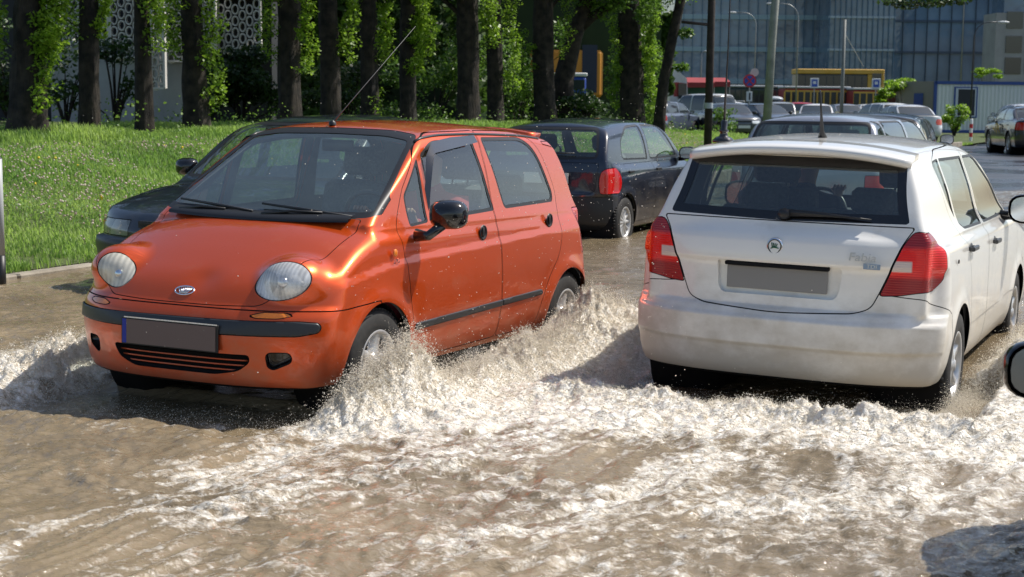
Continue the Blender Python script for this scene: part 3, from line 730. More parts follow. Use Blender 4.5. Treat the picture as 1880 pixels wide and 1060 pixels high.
def make_matiz():
    r = build_car('orange_hatchback', MZ, POSE_A[0], POSE_A[1], 'orange hatchback with a dented bonnet and round headlights driving through the flood', step=.0125)
    # number plate
    p = MB(); p.box((.703, -.0, .437), (.006, .285, .066), bev=.004); ph = p.build('plate_holder', M['black'], r)
    p = MB(); p.box((.711, .012, .437), (.002, .262, .058)); p.build('number_plate', M['plate_m'], ph)
    p = MB(); p.box((.7115, -.262, .437), (.002, .012, .058)); p.build('plate_band', M['blue'], ph)
    p = MB(); p.box((.709, .01, .5045), (.003, .275, .003)); p.build('plate_clip', M['chrome'], ph)
    # badge: chrome oval ring with a fluted fan
    f = make_field(MZ)
    def surf(y, z):
        lo, hi = 0., 1.2
        for _ in range(30):
            m_ = (lo+hi)/2
            if f(np.array([m_]), np.array([y]), np.array([z]))[0] < 0: lo = m_
            else: hi = m_
        return lo
    b = MB(); pts = []
    for t in np.linspace(0, 2*pi, 33):
        y, z = .006+.052*cos(t), .640+.019*sin(t); pts.append((surf(y, z)+.004, y, z))
    b.tube(pts, .004, 8, False)
    for k in range(-3, 4):
        y = .006+k*.006; z = .626; y2 = .006+k*.012; z2 = .655-abs(k)*.002
        b.tube([(surf(y, z)+.004, y, z), (surf(y2, z2)+.004, y2, z2)], [.002, .004], 6)
    b.build('badge', M['chrome'], r, True)
    b = MB(); V = []; ny = 24
    for y in np.linspace(-.46, .46, ny):
        xx = -2.42+.10*y*y; zz = 1.437-.06*(abs(y)/.6)**2.4
        V += [(xx+.10, y, zz+.006), (xx-.02, y, zz+.012), (xx-.085, y, zz+.014), (xx-.092, y, zz+.002), (xx-.05, y, zz-.03), (xx+.06, y, zz-.03)]
    b.add(V, [(i*6+j, i*6+(j+1) % 6, (i+1)*6+(j+1) % 6, (i+1)*6+j) for i in range(ny-1) for j in range(6)]+[(5, 4, 3, 2, 1, 0), tuple((ny-1)*6+j for j in range(6))]); b.build('rear_spoiler', mp_, r, True)
    for s in (1, -1):
        pts = []
        for xx in np.linspace(-.70, -2.30, 26):
            lo, hi = 1.2, 1.6; yy = .545-.025*abs((xx+1.4)/1.0)**2
            for _ in range(24):
                m_ = (lo+hi)/2
                if f(np.array([xx]), np.array([yy]), np.array([m_]))[0] < 0: lo = m_
                else: hi = m_
            pts.append((xx, s*yy, lo+.001))
        b = MB(); b.tube(pts, .009, 6); b.build('roof_moulding', M['trim'], r, True)
    # cowl and wipers
    xwf = lambda y, z: float(pch(*MZ['xw'])(np.array([z]))[0])-.17*y*y
    b = MB(); n = 24; V = []
    for y in np.linspace(-.555, .555, n):
        zz = .968+.012*(abs(y)/.6)**2
        for dx, dz in ((.055, -.012), (.05, .004), (.0, .022), (-.02, .028)): V.append((xwf(y, zz)+dx, y, zz+dz))
    F = [(i*4+j, i*4+j+1, (i+1)*4+j+1, (i+1)*4+j) for i in range(n-1) for j in range(3)]
    b.add(V, F); b.build('cowl', M['black'], r, True)
    wz = lambda y, z: np.array([xwf(y, z)+.028, y, z])
    wiper(r, wz(.05, .985), wz(.38, 1.005), wz(-.0, 1.035), wz(.55, .993)); wiper(r, wz(-.50, .985), wz(-.20, 1.0), wz(-.56, 1.035), wz(-.02, .997))
    # aerial on the roof front
    b = MB(); b.lathe([(.022, -.004), (.02, .012), (.008, .022)], 16, (-.80, -.05, 1.447)); b.build('aerial_base', M['black'], r, True)
    b = MB(); p0 = np.array([-.80, -.05, 1.455]); 
    d = np.array([-.42, .285, .56]); b.tube([p0, p0+d*.12, p0+d], [.007, .0026, .0012], 6); b.build('aerial', mat('aerial_grey', (.10, .10, .10), .5, .3), r, True)
    for s in (1, -1):
        if s > 0: mirror(r, -.45, s*.870, 1.0, s, M['plastic_glossy'], .93, arm=(.05, -.13, -.09))
        b = MB(); pts = [(-.60, s*.640, .95), (-.635, s*.634, 1.15), (-.66, s*.622, 1.29), (-.76, s*.60, 1.368), (-1.0, s*.585, 1.392), (-1.30, s*.58, 1.405)]
        V = []; F = []
        for i, q in enumerate(pts):
            q = np.array(q); wd = [.018, .02, .04, .06, .06, .04][i]
            V += [q+(0, s*.004, 0), q+(0 if i > 2 else -wd, s*.030, -wd if i > 2 else 0), q+(0 if i > 2 else -wd, s*.026, -wd if i > 2 else 0)]
        F = [(i*3, i*3+1, i*3+4, i*3+3) for i in range(5)]
        b.add(V, F); b.build('wind_deflector', mat('smoked_plastic', (.03, .03, .034), .15, coat=1), r, True)
        b = MB(); b.ell((-.15, s*.742, .815), (.020, .008, .020)); b.build('side_repeater', M['amber'], r, True)
    text_mesh('LPG', .034, .001, M['chrome'], r, (-.16, .7445, .772), (pi/2, 0, pi), 'lettering')
    interior(r, [(-1.22, (-.34, .34))], .42, .62, M['seat_grey'], .34, -.30, None, -2.15, zdash=.99)
    # pale panel of the far seat and inside mirror
    b = MB(); b.box((-.78, 0, 1.33), (.012, .10, .032), bev=.01); b.build('inside_mirror', M['black'], r, True)
    pr = person_seated('person', (-1.15, .34, .56), (0, 0, 0), mat('pink_shirt', (.52, .06, .07), .8), 'driver of the orange hatchback in a pink top, hands on the wheel')
    wm = Matrix.LocRotScale(Vector(POSE_A[0]), Euler(POSE_A[1]), None)
    pr.matrix_world = wm @ Matrix.Translation((-1.13, .34, .56))
    return r
# ================================================================== white hatchback
WHITE = (.80, .78, .73)
FB['paint'] = paint('white_paint', WHITE, 0.0, .3, dirt=(.40, .35, .27), dirt_amt=.7, zlo=.18, zhi=.85)
fp_ = FB['paint']
frw = rpoly([(.625, 1.062), (.585, 1.20), (.565, 1.372), (-.565, 1.372), (-.585, 1.20), (-.625, 1.062), (0, 1.050)], [.02, .1, .03, .03, .1, .02, 0])
flampR = rpoly([(.655, 1.035), (.612, .975), (.575, .88), (.545, .80), (.505, .70), (.60, .705), (.70, .725), (.9, .75), (.9, 1.02), (.75, 1.02)], [.03, .05, .05, .05, .02, .02, .02, .02, .05, .05])
def flamp(s):
    def g(V, Nn):
        zz = V[:, 2]; lim = -.43-.10*np.clip((.80-zz)/.1, 0, 1)**1.5-.08*np.clip((zz-.97)/.07, 0, 1)**2
        return np.maximum(sdpoly(V[:, 1]*s, zz, flampR), V[:, 0]-lim)
    return g
ftail = rpoly([(.66, 1.05), (.612, .975), (.575, .88), (.545, .80), (.505, .70), (.475, .635), (.40, .607), (0, .585), (-.40, .607), (-.475, .635), (-.505, .70), (-.545, .80), (-.575, .88), (-.612, .975), (-.66, 1.05)], [.02, .05, .05, .05, .05, .06, .06, .1, .06, .06, .05, .05, .05, .05, .02])
frec = rpoly([(.325, .835), (.315, .70), (.29, .668), (-.29, .668), (-.315, .70), (-.325, .835)], [.02, .03, .03, .03, .03, .02])
ffdoor = rpoly([(1.08, 1.44), (1.55, 1.42), (2.02, 1.20), (2.36, .98), (2.30, .60), (2.22, .255), (1.02, .255), (.985, .60), (1.02, 1.0)], [.02, .05, .1, .05, .2, .08, .05, .1, .05])
frdoor = rpoly([(1.07, 1.44), (.30, 1.42), (.06, 1.36), (.10, 1.08), (.26, .88), (.36, .62), (.42, .40), (.50, .255), (1.01, .255), (.975, .60), (1.01, 1.0)], [.02, .08, .1, .12, .1, .1, .08, .05, .05, .1, .05])
fwF = rpoly([(1.10, 1.372), (1.52, 1.372), (1.98, 1.17), (2.22, .985), (1.06, .985)], [.02, .08, .1, .05, .02])
fwR = rpoly([(1.03, 1.372), (.30, 1.372), (.30, 1.02), (.38, .99), (.98, .985)], [.02, .01, .01, .02, .02])
fwQ = rpoly([(.265, 1.372), (.12, 1.362), (.085, 1.345), (.155, 1.16), (.255, 1.05)], [.01, .02, .02, .05, .02])
def black_pillar(V, Nn): return 0
FB['glass'] = [('rear_window', frontR(frw, xmax=-.2), M['glass_d'], 0, .045, M['plastic_glossy']),
    ('windshield', frontR(rpoly([(.62, 1.01), (.52, 1.39), (-.52, 1.39), (-.62, 1.01)], .05), xmin=1.4), M['glass_f'], 0, .03, M['black'])]
for s in (-1, 1):
    FB['glass'] += [('side_window', sideR(fwF, s), M['glass_d'], 0, .014, M['black']), ('side_window', sideR(fwR, s), M['glass_d'], 0, .014, M['black']), ('side_window', sideR(fwQ, s), M['glass_d'], 0, .010, M['black'])]
def taillamp_mat():
    m = mat('tail_lamp_red', (.6, .006, .006), .2, coat=.5); t = N(m, 'ShaderNodeTexCoord'); sp = N(m, 'ShaderNodeSeparateXYZ'); L(m, t.outputs['Object'], sp.inputs[0])
    a = N(m, 'ShaderNodeMath', operation='ABSOLUTE'); L(m, sp.outputs[1], a.inputs[0])
    def band(v, lo, hi, soft=.004):
        r1 = N(m, 'ShaderNodeMapRange'); r1.inputs[1].default_value = lo-soft; r1.inputs[2].default_value = lo+soft; L(m, v, r1.inputs[0])
        r2 = N(m, 'ShaderNodeMapRange'); r2.inputs[1].default_value = hi+soft; r2.inputs[2].default_value = hi-soft; L(m, v, r2.inputs[0])
        q = N(m, 'ShaderNodeMath', operation='MULTIPLY'); L(m, r1.outputs[0], q.inputs[0]); L(m, r2.outputs[0], q.inputs[1]); return q.outputs[0]
    zb = band(sp.outputs[2], .828, .882); yb = band(a.outputs[0], .50, .655)
    q = N(m, 'ShaderNodeMath', operation='MULTIPLY'); L(m, zb, q.inputs[0]); L(m, yb, q.inputs[1])
    mid = band(sp.outputs[2], .80, .95, .012)
    mx0 = N(m, 'ShaderNodeMix', data_type='RGBA'); L(m, mid, mx0.inputs[0]); mx0.inputs[6].default_value = (.30, .002, .003, 1); mx0.inputs[7].default_value = (.80, .008, .004, 1)
    mx = N(m, 'ShaderNodeMix', data_type='RGBA'); L(m, q.outputs[0], mx.inputs[0]); L(m, mx0.outputs[2], mx.inputs[6]); mx.inputs[7].default_value = (.62, .52, .48, 1)
    L(m, mx.outputs[2], P(m).inputs['Base Color'])
    v = N(m, 'ShaderNodeTexVoronoi'); v.inputs['Scale'].default_value = 55; L(m, t.outputs['Object'], v.inputs['Vector'])
    wv = N(m, 'ShaderNodeTexWave'); wv.bands_direction = 'Z'; wv.inputs['Scale'].default_value = 26; wv.inputs['Distortion'].default_value = .6; L(m, t.outputs['Object'], wv.inputs['Vector'])
    b = N(m, 'ShaderNodeBump'); b.inputs['Distance'].default_value = .004; b.inputs['Strength'].default_value = .3; L(m, wv.outputs['Fac'], b.inputs['Height']); L(m, b.outputs[0], P(m).inputs['Normal'])
    P(m).inputs['Emission Color'].default_value = (1, .02, .01, 1); P(m).inputs['Emission Strength'].default_value = 0
    return m
TLM = taillamp_mat()
FB['panels'] = [('tail_light', flamp(1), TLM, dict(off=.002)), ('tail_light', flamp(-1), TLM, dict(off=.002)),
    ('plate_recess', frontR(frec, xmax=-.3), fp_, dict(after=sunk(.028, fp_, 'plate_recess'), line=False, gap=.0)),
    ('tailgate', frontR(ftail, xmax=-.3), fp_, dict(gap=.0028)),
    ('rear_bumper', lambda V, Nn: np.maximum(V[:, 2]-.715-.0*V[:, 0]+.35*np.clip(V[:, 0]+.62, 0, 1), V[:, 0]+.30-.0*V[:, 2]), fp_, dict(gap=.0024)),
        ('bonnet', lambda V, Nn: np.maximum(np.maximum(np.abs(V[:, 1])-.62, 2.45-V[:, 0]), .72-V[:, 2]), fp_, {})]
def door_after_f(s, which):
    def fn(root, pn, o):
        hx, hz = (1.24, .868) if which == 'f' else (.30, .895)
        yl = .812
        b = MB(); b.box((hx, s*(yl+.020), hz), (.085, .010, .013), bev=.008); b.box((hx-.06, s*(yl+.006), hz), (.012, .016, .010)); b.box((hx+.06, s*(yl+.006), hz), (.012, .016, .010)); b.build('door_handle', M['trim'], o)
        b = MB(); b.ell((hx, s*(yl-.004), hz), (.05, .006, .028)); b.build('handle_cup', M['trim'], o, True)
        z0 = .47
        g = patch(pn, lambda V, Nn: np.abs(V[:, 2]-z0-.01*(V[:, 0]-1))-.006)
        g.build('door_crease', mat('door_trim_line', (.35, .33, .30), .5), o, .001)
    return fn
for s in (-1, 1):
    FB['panels'] += [('door', sideR(ffdoor, s), fp_, dict(after=door_after_f(s, 'f'))), ('door', sideR(frdoor, s), fp_, dict(after=door_after_f(s, 'r')))]
def make_fabia():
    r = build_car('white_hatchback', FB, POSE_B[0], POSE_B[1], 'white hatchback with muddy tailgate and a whip antenna driving away through the flood', step=.0125)
    p = MB(); p.box((-.640, 0.01, .752), (.004, .262, .058), bev=.003); p.build('number_plate', M['plate_g'], r)
    p = MB(); p.box((-.650, .01, .822), (.02, .27, .010), bev=.004); p.build('plate_lamp_bar', M['dark'], r)
    # round badge
    b = MB(); c = (-.668, .020, .923)
    b.lathe([(0, -.006), (.030, -.006), (.037, -.008), (.042, -.004), (.044, .004)], 32, c, 'x'); bd = b.build('badge', M['chrome'], r, True)
    b = MB(); b.lathe([(.0305, -.0075), (.0365, -.0095)], 32, c, 'x'); b.build('badge_ring', M['black'], bd)
    b = MB(); b.lathe([(0, -.0068), (.0295, -.0068)], 32, c, 'x'); b.build('badge_field', mat('badge_white', (.75, .76, .76), .3), bd)
    b = MB(); gx = c[0]-.0088
    b.tube([(gx, c[1]+.020, c[2]-.012), (gx, c[1]+.002, c[2]-.004), (gx, c[1]-.022, c[2]-.010)], [.002, .005, .002], 6)
    for k in range(4): b.tube([(gx, c[1]+.012-k*.006, c[2]-.005), (gx, c[1]+.016-k*.010, c[2]+.018-k*.002)], [.0022, .0028], 6)
    b.build('badge_emblem', mat('badge_green', (.01, .10, .05), .3), bd, True)
    text_mesh('Fabia', .060, .0016, mat('letter_grey', (.48, .49, .50), .3, .7), r, (-.6745, -.425, .895), (pi/2, 0, -pi/2), 'lettering', 1.15, .15)
    text_mesh('TDI', .028, .0016, M['chrome'], r, (-.6725, -.475, .852), (pi/2, 0, -pi/2), 'lettering', 1.2)
    b = MB(); b.box((-.6705, -.475, .852), (.002, .042, .014), bev=.002); b.build('badge_plate', mat('badge_blue', (.25, .33, .45), .3, .6), r)
    def loft(rows, name, m):
        b = MB(); n = len(rows[0]); V = np.concatenate([np.array(q) for q in rows]); F = [(i*n+j, i*n+(j+1) % n, (i+1)*n+(j+1) % n, (i+1)*n+j) for i in range(len(rows)-1) for j in range(n)]
        F += [tuple(range(n))[::-1], tuple((len(rows)-1)*n+j for j in range(n))]; b.add(V, F); return b.build(name, m, r, True)
    rows = []
    for y in np.linspace(-.585, .585, 40):
        k = max(0, 1-(abs(y)/.585)**8)**.5; c0 = .055*(abs(y)/.6)**2.4; xs = .10*y*y
        top = 1.447-c0; e = .35+.65*k
        rows.append([(-.18, y, top+.010), (-.30, y, top+.002), (-.40+xs-.0, y, top-.008), (-.40-.060*e+xs, y, top-.020), (-.40-.074*e+xs, y, top-.034), (-.40-.066*e+xs, y, top-.050-.008*k), (-.40-.03*e+xs, y, top-.064-.004*k), (-.34+xs, y, top-.066), (-.20, y, top-.05)])
    loft(rows, 'rear_spoiler', fp_)
    # rear wiper
    def rw(y, z): return np.array([float(pch(*FB['xr'])(np.array([z]))[0])+.10*y*y-.022, y, z])
    b = MB(); b.ell(rw(-.0, 1.085), (.03, .035, .028)); b.tube([rw(0, 1.09), rw(-.16, 1.092), rw(-.33, 1.085)], [.02, .013, .007], 8); b.tube([rw(-.05, 1.078), rw(-.25, 1.088), rw(-.44, 1.078)], [.004, .009, .004], 6); b.build('rear_wiper', M['black'], r, True)
    # roof aerial and whip antenna
    b = MB(); b.tube([(.02, -.03, 1.462), (.0, -.03, 1.50), (-.04, -.03, 1.60), (-.09, -.03, 1.72)], [.028, .012, .006, .004], 10); b.build('roof_aerial', M['black'], r, True)
    c = np.array([-.02, .515, 1.428]); b = MB(); b.lathe([(.0, -.01), (.062, -.008), (.060, .006), (.045, .020), (.024, .028), (.020, .05), (.026, .052), (.026, .062), (.017, .066), (.019, .11), (.012, .118), (0, .12)], 24, c); b.build('antenna_base', M['plastic_glossy'], r, True)
    b = MB(); b.tube([c+(0, 0, .1), c+(.01, 0, .5), c+(.0, .0, 1.25)], [.007, .0045, .003], 8); b.build('whip_antenna', M['black'], r, True)
    for s in (1, -1):
        mirror(r, 1.88, s*.93, 1.03, s, M['plastic_glossy'], 1.15, arm=(.04, -.16, -.03))
        b = MB(); b.ell((-.30+.13, s*.818, .86), (.012, .004, .012)); b.build('parking_sensor', M['dark'], r, True)
    interior(r, [(1.02, (-.37, .37))], .47, .68, M['seat'], .37, 2.0, None, .30, zdash=1.0)
    pr = person_seated('person', (0, 0, 0), (0, 0, 0), mat('dark_jacket', (.02, .022, .03), .8), 'driver of the white hatchback in a dark jacket with one hand raised', arms='raised')
    wm = Matrix.LocRotScale(Vector(POSE_B[0]), Euler(POSE_B[1]), None)
    pr.matrix_world = wm @ Matrix.Translation((1.14, .29, .60))
    return r
make_matiz()
make_fabia()
# ================================================================== noise
_P = rng.permutation(1024); _G = rng.normal(size=(1024, 2)); _G /= np.linalg.norm(_G, axis=1)[:, None]
def pn(x, y):
    xi = np.floor(x).astype(np.int64); yi = np.floor(y).astype(np.int64); xf = x-xi; yf = y-yi
    u = xf*xf*xf*(xf*(xf*6-15)+10); v = yf*yf*yf*(yf*(yf*6-15)+10)
    def g(a, b, dx, dy):
        q = _G[_P[(_P[a & 1023]+b) & 1023]]; return q[..., 0]*dx+q[..., 1]*dy
    n00 = g(xi, yi, xf, yf); n10 = g(xi+1, yi, xf-1, yf); n01 = g(xi, yi+1, xf, yf-1); n11 = g(xi+1, yi+1, xf-1, yf-1)
    return 1.5*((n00*(1-u)+n10*u)*(1-v)+(n01*(1-u)+n11*u)*v)
def fbm(x, y, o=4, gn=.5):
    a = 1.0; s = 0.0
    for i in range(o): s = s+a*pn(x+17.3*i, y-9.1*i); x = x*2.03; y = y*2.03; a *= gn
    return s
def ridge(x, y, o=4):
    a = 1.0; s = 0.0
    for i in range(o): s = s+a*(1-np.abs(pn(x+5.7*i, y+3.3*i))*2); x = x*2.1; y = y*2.1; a *= .5
    return s/1.9
def sstep(a, b, x): t = np.clip((x-a)/(b-a), 0, 1); return t*t*(3-2*t)
# ================================================================== ground
KD = np.array([.432, .902]); KN = np.array([-.902, .432]); K0 = np.array([-3.62, 13.35])   # kerb line, its direction, and the way up the bank
def s_of(x, y): return (x-K0[0])*KN[0]+(y-K0[1])*KN[1]
def u_of(x, y): return (x-K0[0])*KD[0]+(y-K0[1])*KD[1]
def ground_z(x, y):
    s = s_of(x, y); bank = .16+.19*np.clip(s-.2, 0, 2.2)+.20*np.clip(s-2.4, 0, 2.6)
    bank = bank+.03*fbm(x*.8, y*.8, 2)*sstep(.4, 1.5, s)
    fade = 1-sstep(30, 60, y)
    lot = .17*sstep(20, 30, y)
    return np.where(s > 0.0, (bank-.17)*fade+.17, lot)
def grid_mesh(name, xs, ys, zf, m, keep=None, **kw):
    X, Y = np.meshgrid(xs, ys, indexing='ij'); Z = zf(X, Y); V = np.stack([X, Y, Z], -1).reshape(-1, 3)
    nx, ny = len(xs), len(ys); I = np.arange(nx*ny).reshape(nx, ny)
    Q = np.stack([I[:-1, :-1], I[1:, :-1], I[1:, 1:], I[:-1, 1:]], -1).reshape(-1, 4)
    if keep is not None:
        c = V[Q].mean(1); Q = Q[keep(c[:, 0], c[:, 1])]
        used = np.zeros(len(V), bool); used[Q.ravel()] = True; ix = np.cumsum(used)-1; V = V[used]; Q = ix[Q]
    return mesh_obj(name, V, Q, m, None, True), V
asph = noisecol('asphalt', [(.3, (.035, .036, .04)), (.7, (.065, .066, .07))], 1.2, .22, bump=.004, bscale=60)
f_ = noise(asph, .35, 4); L(asph, ramp(asph, f_, [(.4, (.08,)*3), (.6, (.45,)*3)]), P(asph).inputs['Roughness'])
grass_g = noisecol('grass_soil', [(.3, (.05, .07, .02)), (.7, (.09, .12, .03))], 2.5, .95, bump=.03, bscale=30)
lo = grid_mesh('road', np.linspace(-60, 120, 120), np.concatenate([np.linspace(-40, 12, 20), np.linspace(13, 60, 80), np.linspace(63, 400, 40)]), lambda x, y: np.where(s_of(x, y) > .0, -.25, .17*sstep(20, 30, y))-0.0, asph)[0]
tag(lo, kind='structure')
# bank as a sheet in kerb coordinates
us = np.concatenate([np.linspace(-45, -8, 30), np.linspace(-7.8, 32, 200), np.linspace(33, 160, 60)]); ss = np.concatenate([[0.14, .30], np.linspace(.45, 7, 50), np.linspace(7.5, 120, 50)])
U, S_ = np.meshgrid(us, ss, indexing='ij'); X = K0[0]+U*KD[0]+S_*KN[0]; Y = K0[1]+U*KD[1]+S_*KN[1]
I = np.arange(X.size).reshape(X.shape); Q = np.stack([I[:-1, :-1], I[1:, :-1], I[1:, 1:], I[:-1, 1:]], -1).reshape(-1, 4)
g_ = mesh_obj('grass_bank', np.stack([X, Y, ground_z(X, Y)+.004], -1).reshape(-1, 3), Q, grass_g); tag(g_, kind='structure')
# kerb
kerbm = noisecol('kerb_concrete', [(.3, (.20, .17, .13)), (.7, (.36, .32, .26))], 4, .85, bump=.006, bscale=40)
b = MB(); ua = -12.0; kr = []
while ua < 45:
    l = .99; c = K0+KD*(ua+.5)+KN*.07; zt_ = .155+.17*float(sstep(20, 30, c[1]))*.9+random.uniform(-.006, .006)
    b.box((c[0], c[1], zt_-.15), (.07, l/2-.004, .15), rz=math.atan2(KD[1], KD[0])-pi/2+random.uniform(-.004, .004), bev=.015); ua += 1.0
tag(b.build('kerb', kerbm), kind='structure')
# muddy strip behind kerb
# ================================================================== flood water
def carframe(pose):
    R_ = np.array(Euler(pose[1]).to_matrix()); t = np.array(pose[0])
    def f(x, y): dx = x-t[0]; dy = y-t[1]; return R_[0, 0]*dx+R_[1, 0]*dy, R_[0, 1]*dx+R_[1, 1]*dy
    return f
cfA, cfB = carframe(POSE_A), carframe(POSE_B)
WL = .12
def gpx(px, py, z=WL): return gnd(px, py, z)[:2]
def blob(x, y, c, rx, ry, ang=0.0):
    dx, dy = x-c[0], y-c[1]; ca, sa = cos(ang), sin(ang); a = (dx*ca+dy*sa)/rx; b_ = (-dx*sa+dy*ca)/ry
    return np.exp(-(a*a+b_*b_))
def box_s(v, lo, hi, k): return sstep(lo-k, lo, v)*(1-sstep(hi, hi+k, v))
def water_fields(x, y):
    ax, ay = cfA(x, y); bx, by = cfB(x, y)
    # turbulence
    T = .57*box_s(y, 3, 8.6, 1.6)+.16*pn(x*.9+4, y*.9)+.12*pn(x*2.3, y*2.3)
    T = T*(1-.75*blob(x, y, gpx(60, 800), 1.0, .8)-.3*blob(x, y, gpx(60, 930), .8, .6))
    T = T+.85*box_s(ax, -3.2, .35, .6)*np.exp(-((ay-1.15)/.45)**2)          # along the orange car, camera side
    T = T+.75*box_s(ax, -2.6, .9, .4)*np.exp(-((ay+1.15)/.42)**2)
    T = T+.95*blob(x, y, gpx(930, 660), 1.3, .62, .9)+.55*blob(x, y, gpx(1030, 740), 1.2, .45, .5)
    T = T+.8*np.exp(-((bx+1.35)/.42)**2)*box_s(by, -1.3, 1.3, .5)+.85*box_s(bx, -.6, 3.0, .5)*np.exp(-((by+1.25)/.4)**2)
    T = T+.5*box_s(bx, -.6, 3.0, .5)*np.exp(-((by-1.3)/.4)**2)
    for (p0, p1, wd, am) in (((150, 800), (640, 730), .16, .3), ((330, 880), (900, 740), .20, .38), ((1150, 800), (1880, 760), .30, .35), ((900, 1000), (1300, 860), .14, .3), ((0, 1010), (500, 930), .2, .2), ((1400, 930), (1700, 900), .25, .35), ((200, 960), (1000, 820), .16, .25)):
        a = gpx(*p0); c = gpx(*p1); d = c-a; ln = np.linalg.norm(d); d = d/ln; q = (x-a[0])*d[0]+(y-a[1])*d[1]; e = -(x-a[0])*d[1]+(y-a[1])*d[0]
        e = e+.10*pn(x*2.1, y*2.1)
        T = T+am*np.exp(-(e/wd)**2)*box_s(q, 0, ln, .4)
    under = box_s(ax, -2.9, .62, .10)*box_s(ay, -.74, .74, .10)+box_s(bx, -.70, 3.1, .1)*box_s(by, -.8, .8, .1)
    T = T*(1-.8*np.clip(under, 0, 1))
    T = np.clip(T, 0, 1.5)
    # flow-aligned coordinates
    ca, sa = cos(.72), sin(.72); p = x*ca+y*sa; q = -x*sa+y*ca
    w1 = .35*fbm(x*.9, y*.9, 2); p2 = p+w1; q2 = q+.5*w1
    swell = .030*pn(p2*.55, q2*1.35)+.018*pn(p2*1.3+3, q2*2.9)
    chop = .016*ridge(p2*2.2, q2*4.6, 2)+.011*fbm(p2*6, q2*9, 2)
    wd_ = .03*fbm(x*7, y*7, 2)
    spk = ridge((x+wd_)*9, (y+wd_)*9, 3); fine = fbm(x*34, y*34, 2)
    h = swell*(.30+1.05*np.clip(T, 0, 1))+chop*(.65+1.1*np.clip(T, 0, 1))
    h = h+np.clip(T-.25, 0, 1.2)*(.015*(spk-.3)+.006*fine)+.0048*fbm(p2*11, q2*26, 3)+.0022*fbm(x*38, y*48, 1)
    # standing ridges thrown up by the wheels
    n1 = .70+.55*fbm(x*3.1, y*3.1, 3)
    R1 = .095*box_s(ax, -2.7, .05, .35)*np.exp(-((ay-1.0)/.15)**2)*n1
    R1 = R1+.165*np.exp(-((ax-.34)/.36)**4-((ay-.95)/.13)**2)*(.8+.3*n1)+.09*np.exp(-((ax-.30)/.42)**2-((ay-1.15)/.26)**2)*n1
    R1 = R1+.09*np.exp(-((ax+2.25)/.30)**2-((ay-.96)/.14)**2)*n1
    R1 = R1+.16*box_s(ax, -1.2, .45, .35)*np.exp(-((ay+1.12)/.17)**2)*n1+.10*np.exp(-((ax-.85)/.25)**2-((ay+1.2)/.3)**2)*n1
    R1 = R1+.11*blob(x, y, gpx(960, 650), .8, .22, .9)*n1+.09*blob(x, y, gpx(1090, 610), .8, .25, 1.2)*n1
    R1 = R1+.14*box_s(bx, .35, 3.0, .3)*np.exp(-((by+1.12)/.16)**2)*n1+.10*box_s(bx, .2, 3.0, .3)*np.exp(-((by-1.15)/.16)**2)*n1
    R1 = R1+.085*np.exp(-((bx+1.22+.12*pn(by*2, 3.1+by))/.15)**2)*box_s(by, -1.15, 1.0, .3)*n1
    R1 = R1+.05*np.exp(-((ax-1.15)/.14)**2)*box_s(ay, -1.2, .7, .3)*n1*.5
    # hollows carved behind the wheels and below the bumpers
    hol = box_s(bx, -.92, .25, .14)*box_s(by, -.98, .80, .10)+.9*np.exp(-((bx+.35)/.34)**2-((by-1.0)/.24)**2)
    hol2 = box_s(ax, .3, .92, .12)*box_s(ay, -.85, .62, .10)
    HL = np.clip(hol+.55*hol2, 0, 1)
    h = h*(1-.60*HL)-.082*HL
    R1 = R1*(1-HL)
    h = h+R1*(1+.22*(spk-.4)*np.clip(np.abs(R1)*12, 0, 1))+np.clip(R1, 0, .2)*.25*fbm(x*22, y*22, 2)
    h = np.where(under > .2, np.minimum(h, .0), h)
    # foam
    lace = ridge((p2)*3.2, q2*6.5, 4)
    fo = .09+np.clip(T*1.0-.34, 0, 1)+.55*(lace-.62)*np.clip(T*2.2, 0, 1)+.25*(spk-.45)*np.clip(T*2, 0, 1)+2.2*np.clip(R1, 0, .3)+.6*np.clip(h-.035, 0, .2)*4*np.clip(T, 0, 1)
    fo = fo*(1-.85*np.clip(under, 0, 1))*(1-.75*HL)
    return h, np.clip(fo, 0, 1), T
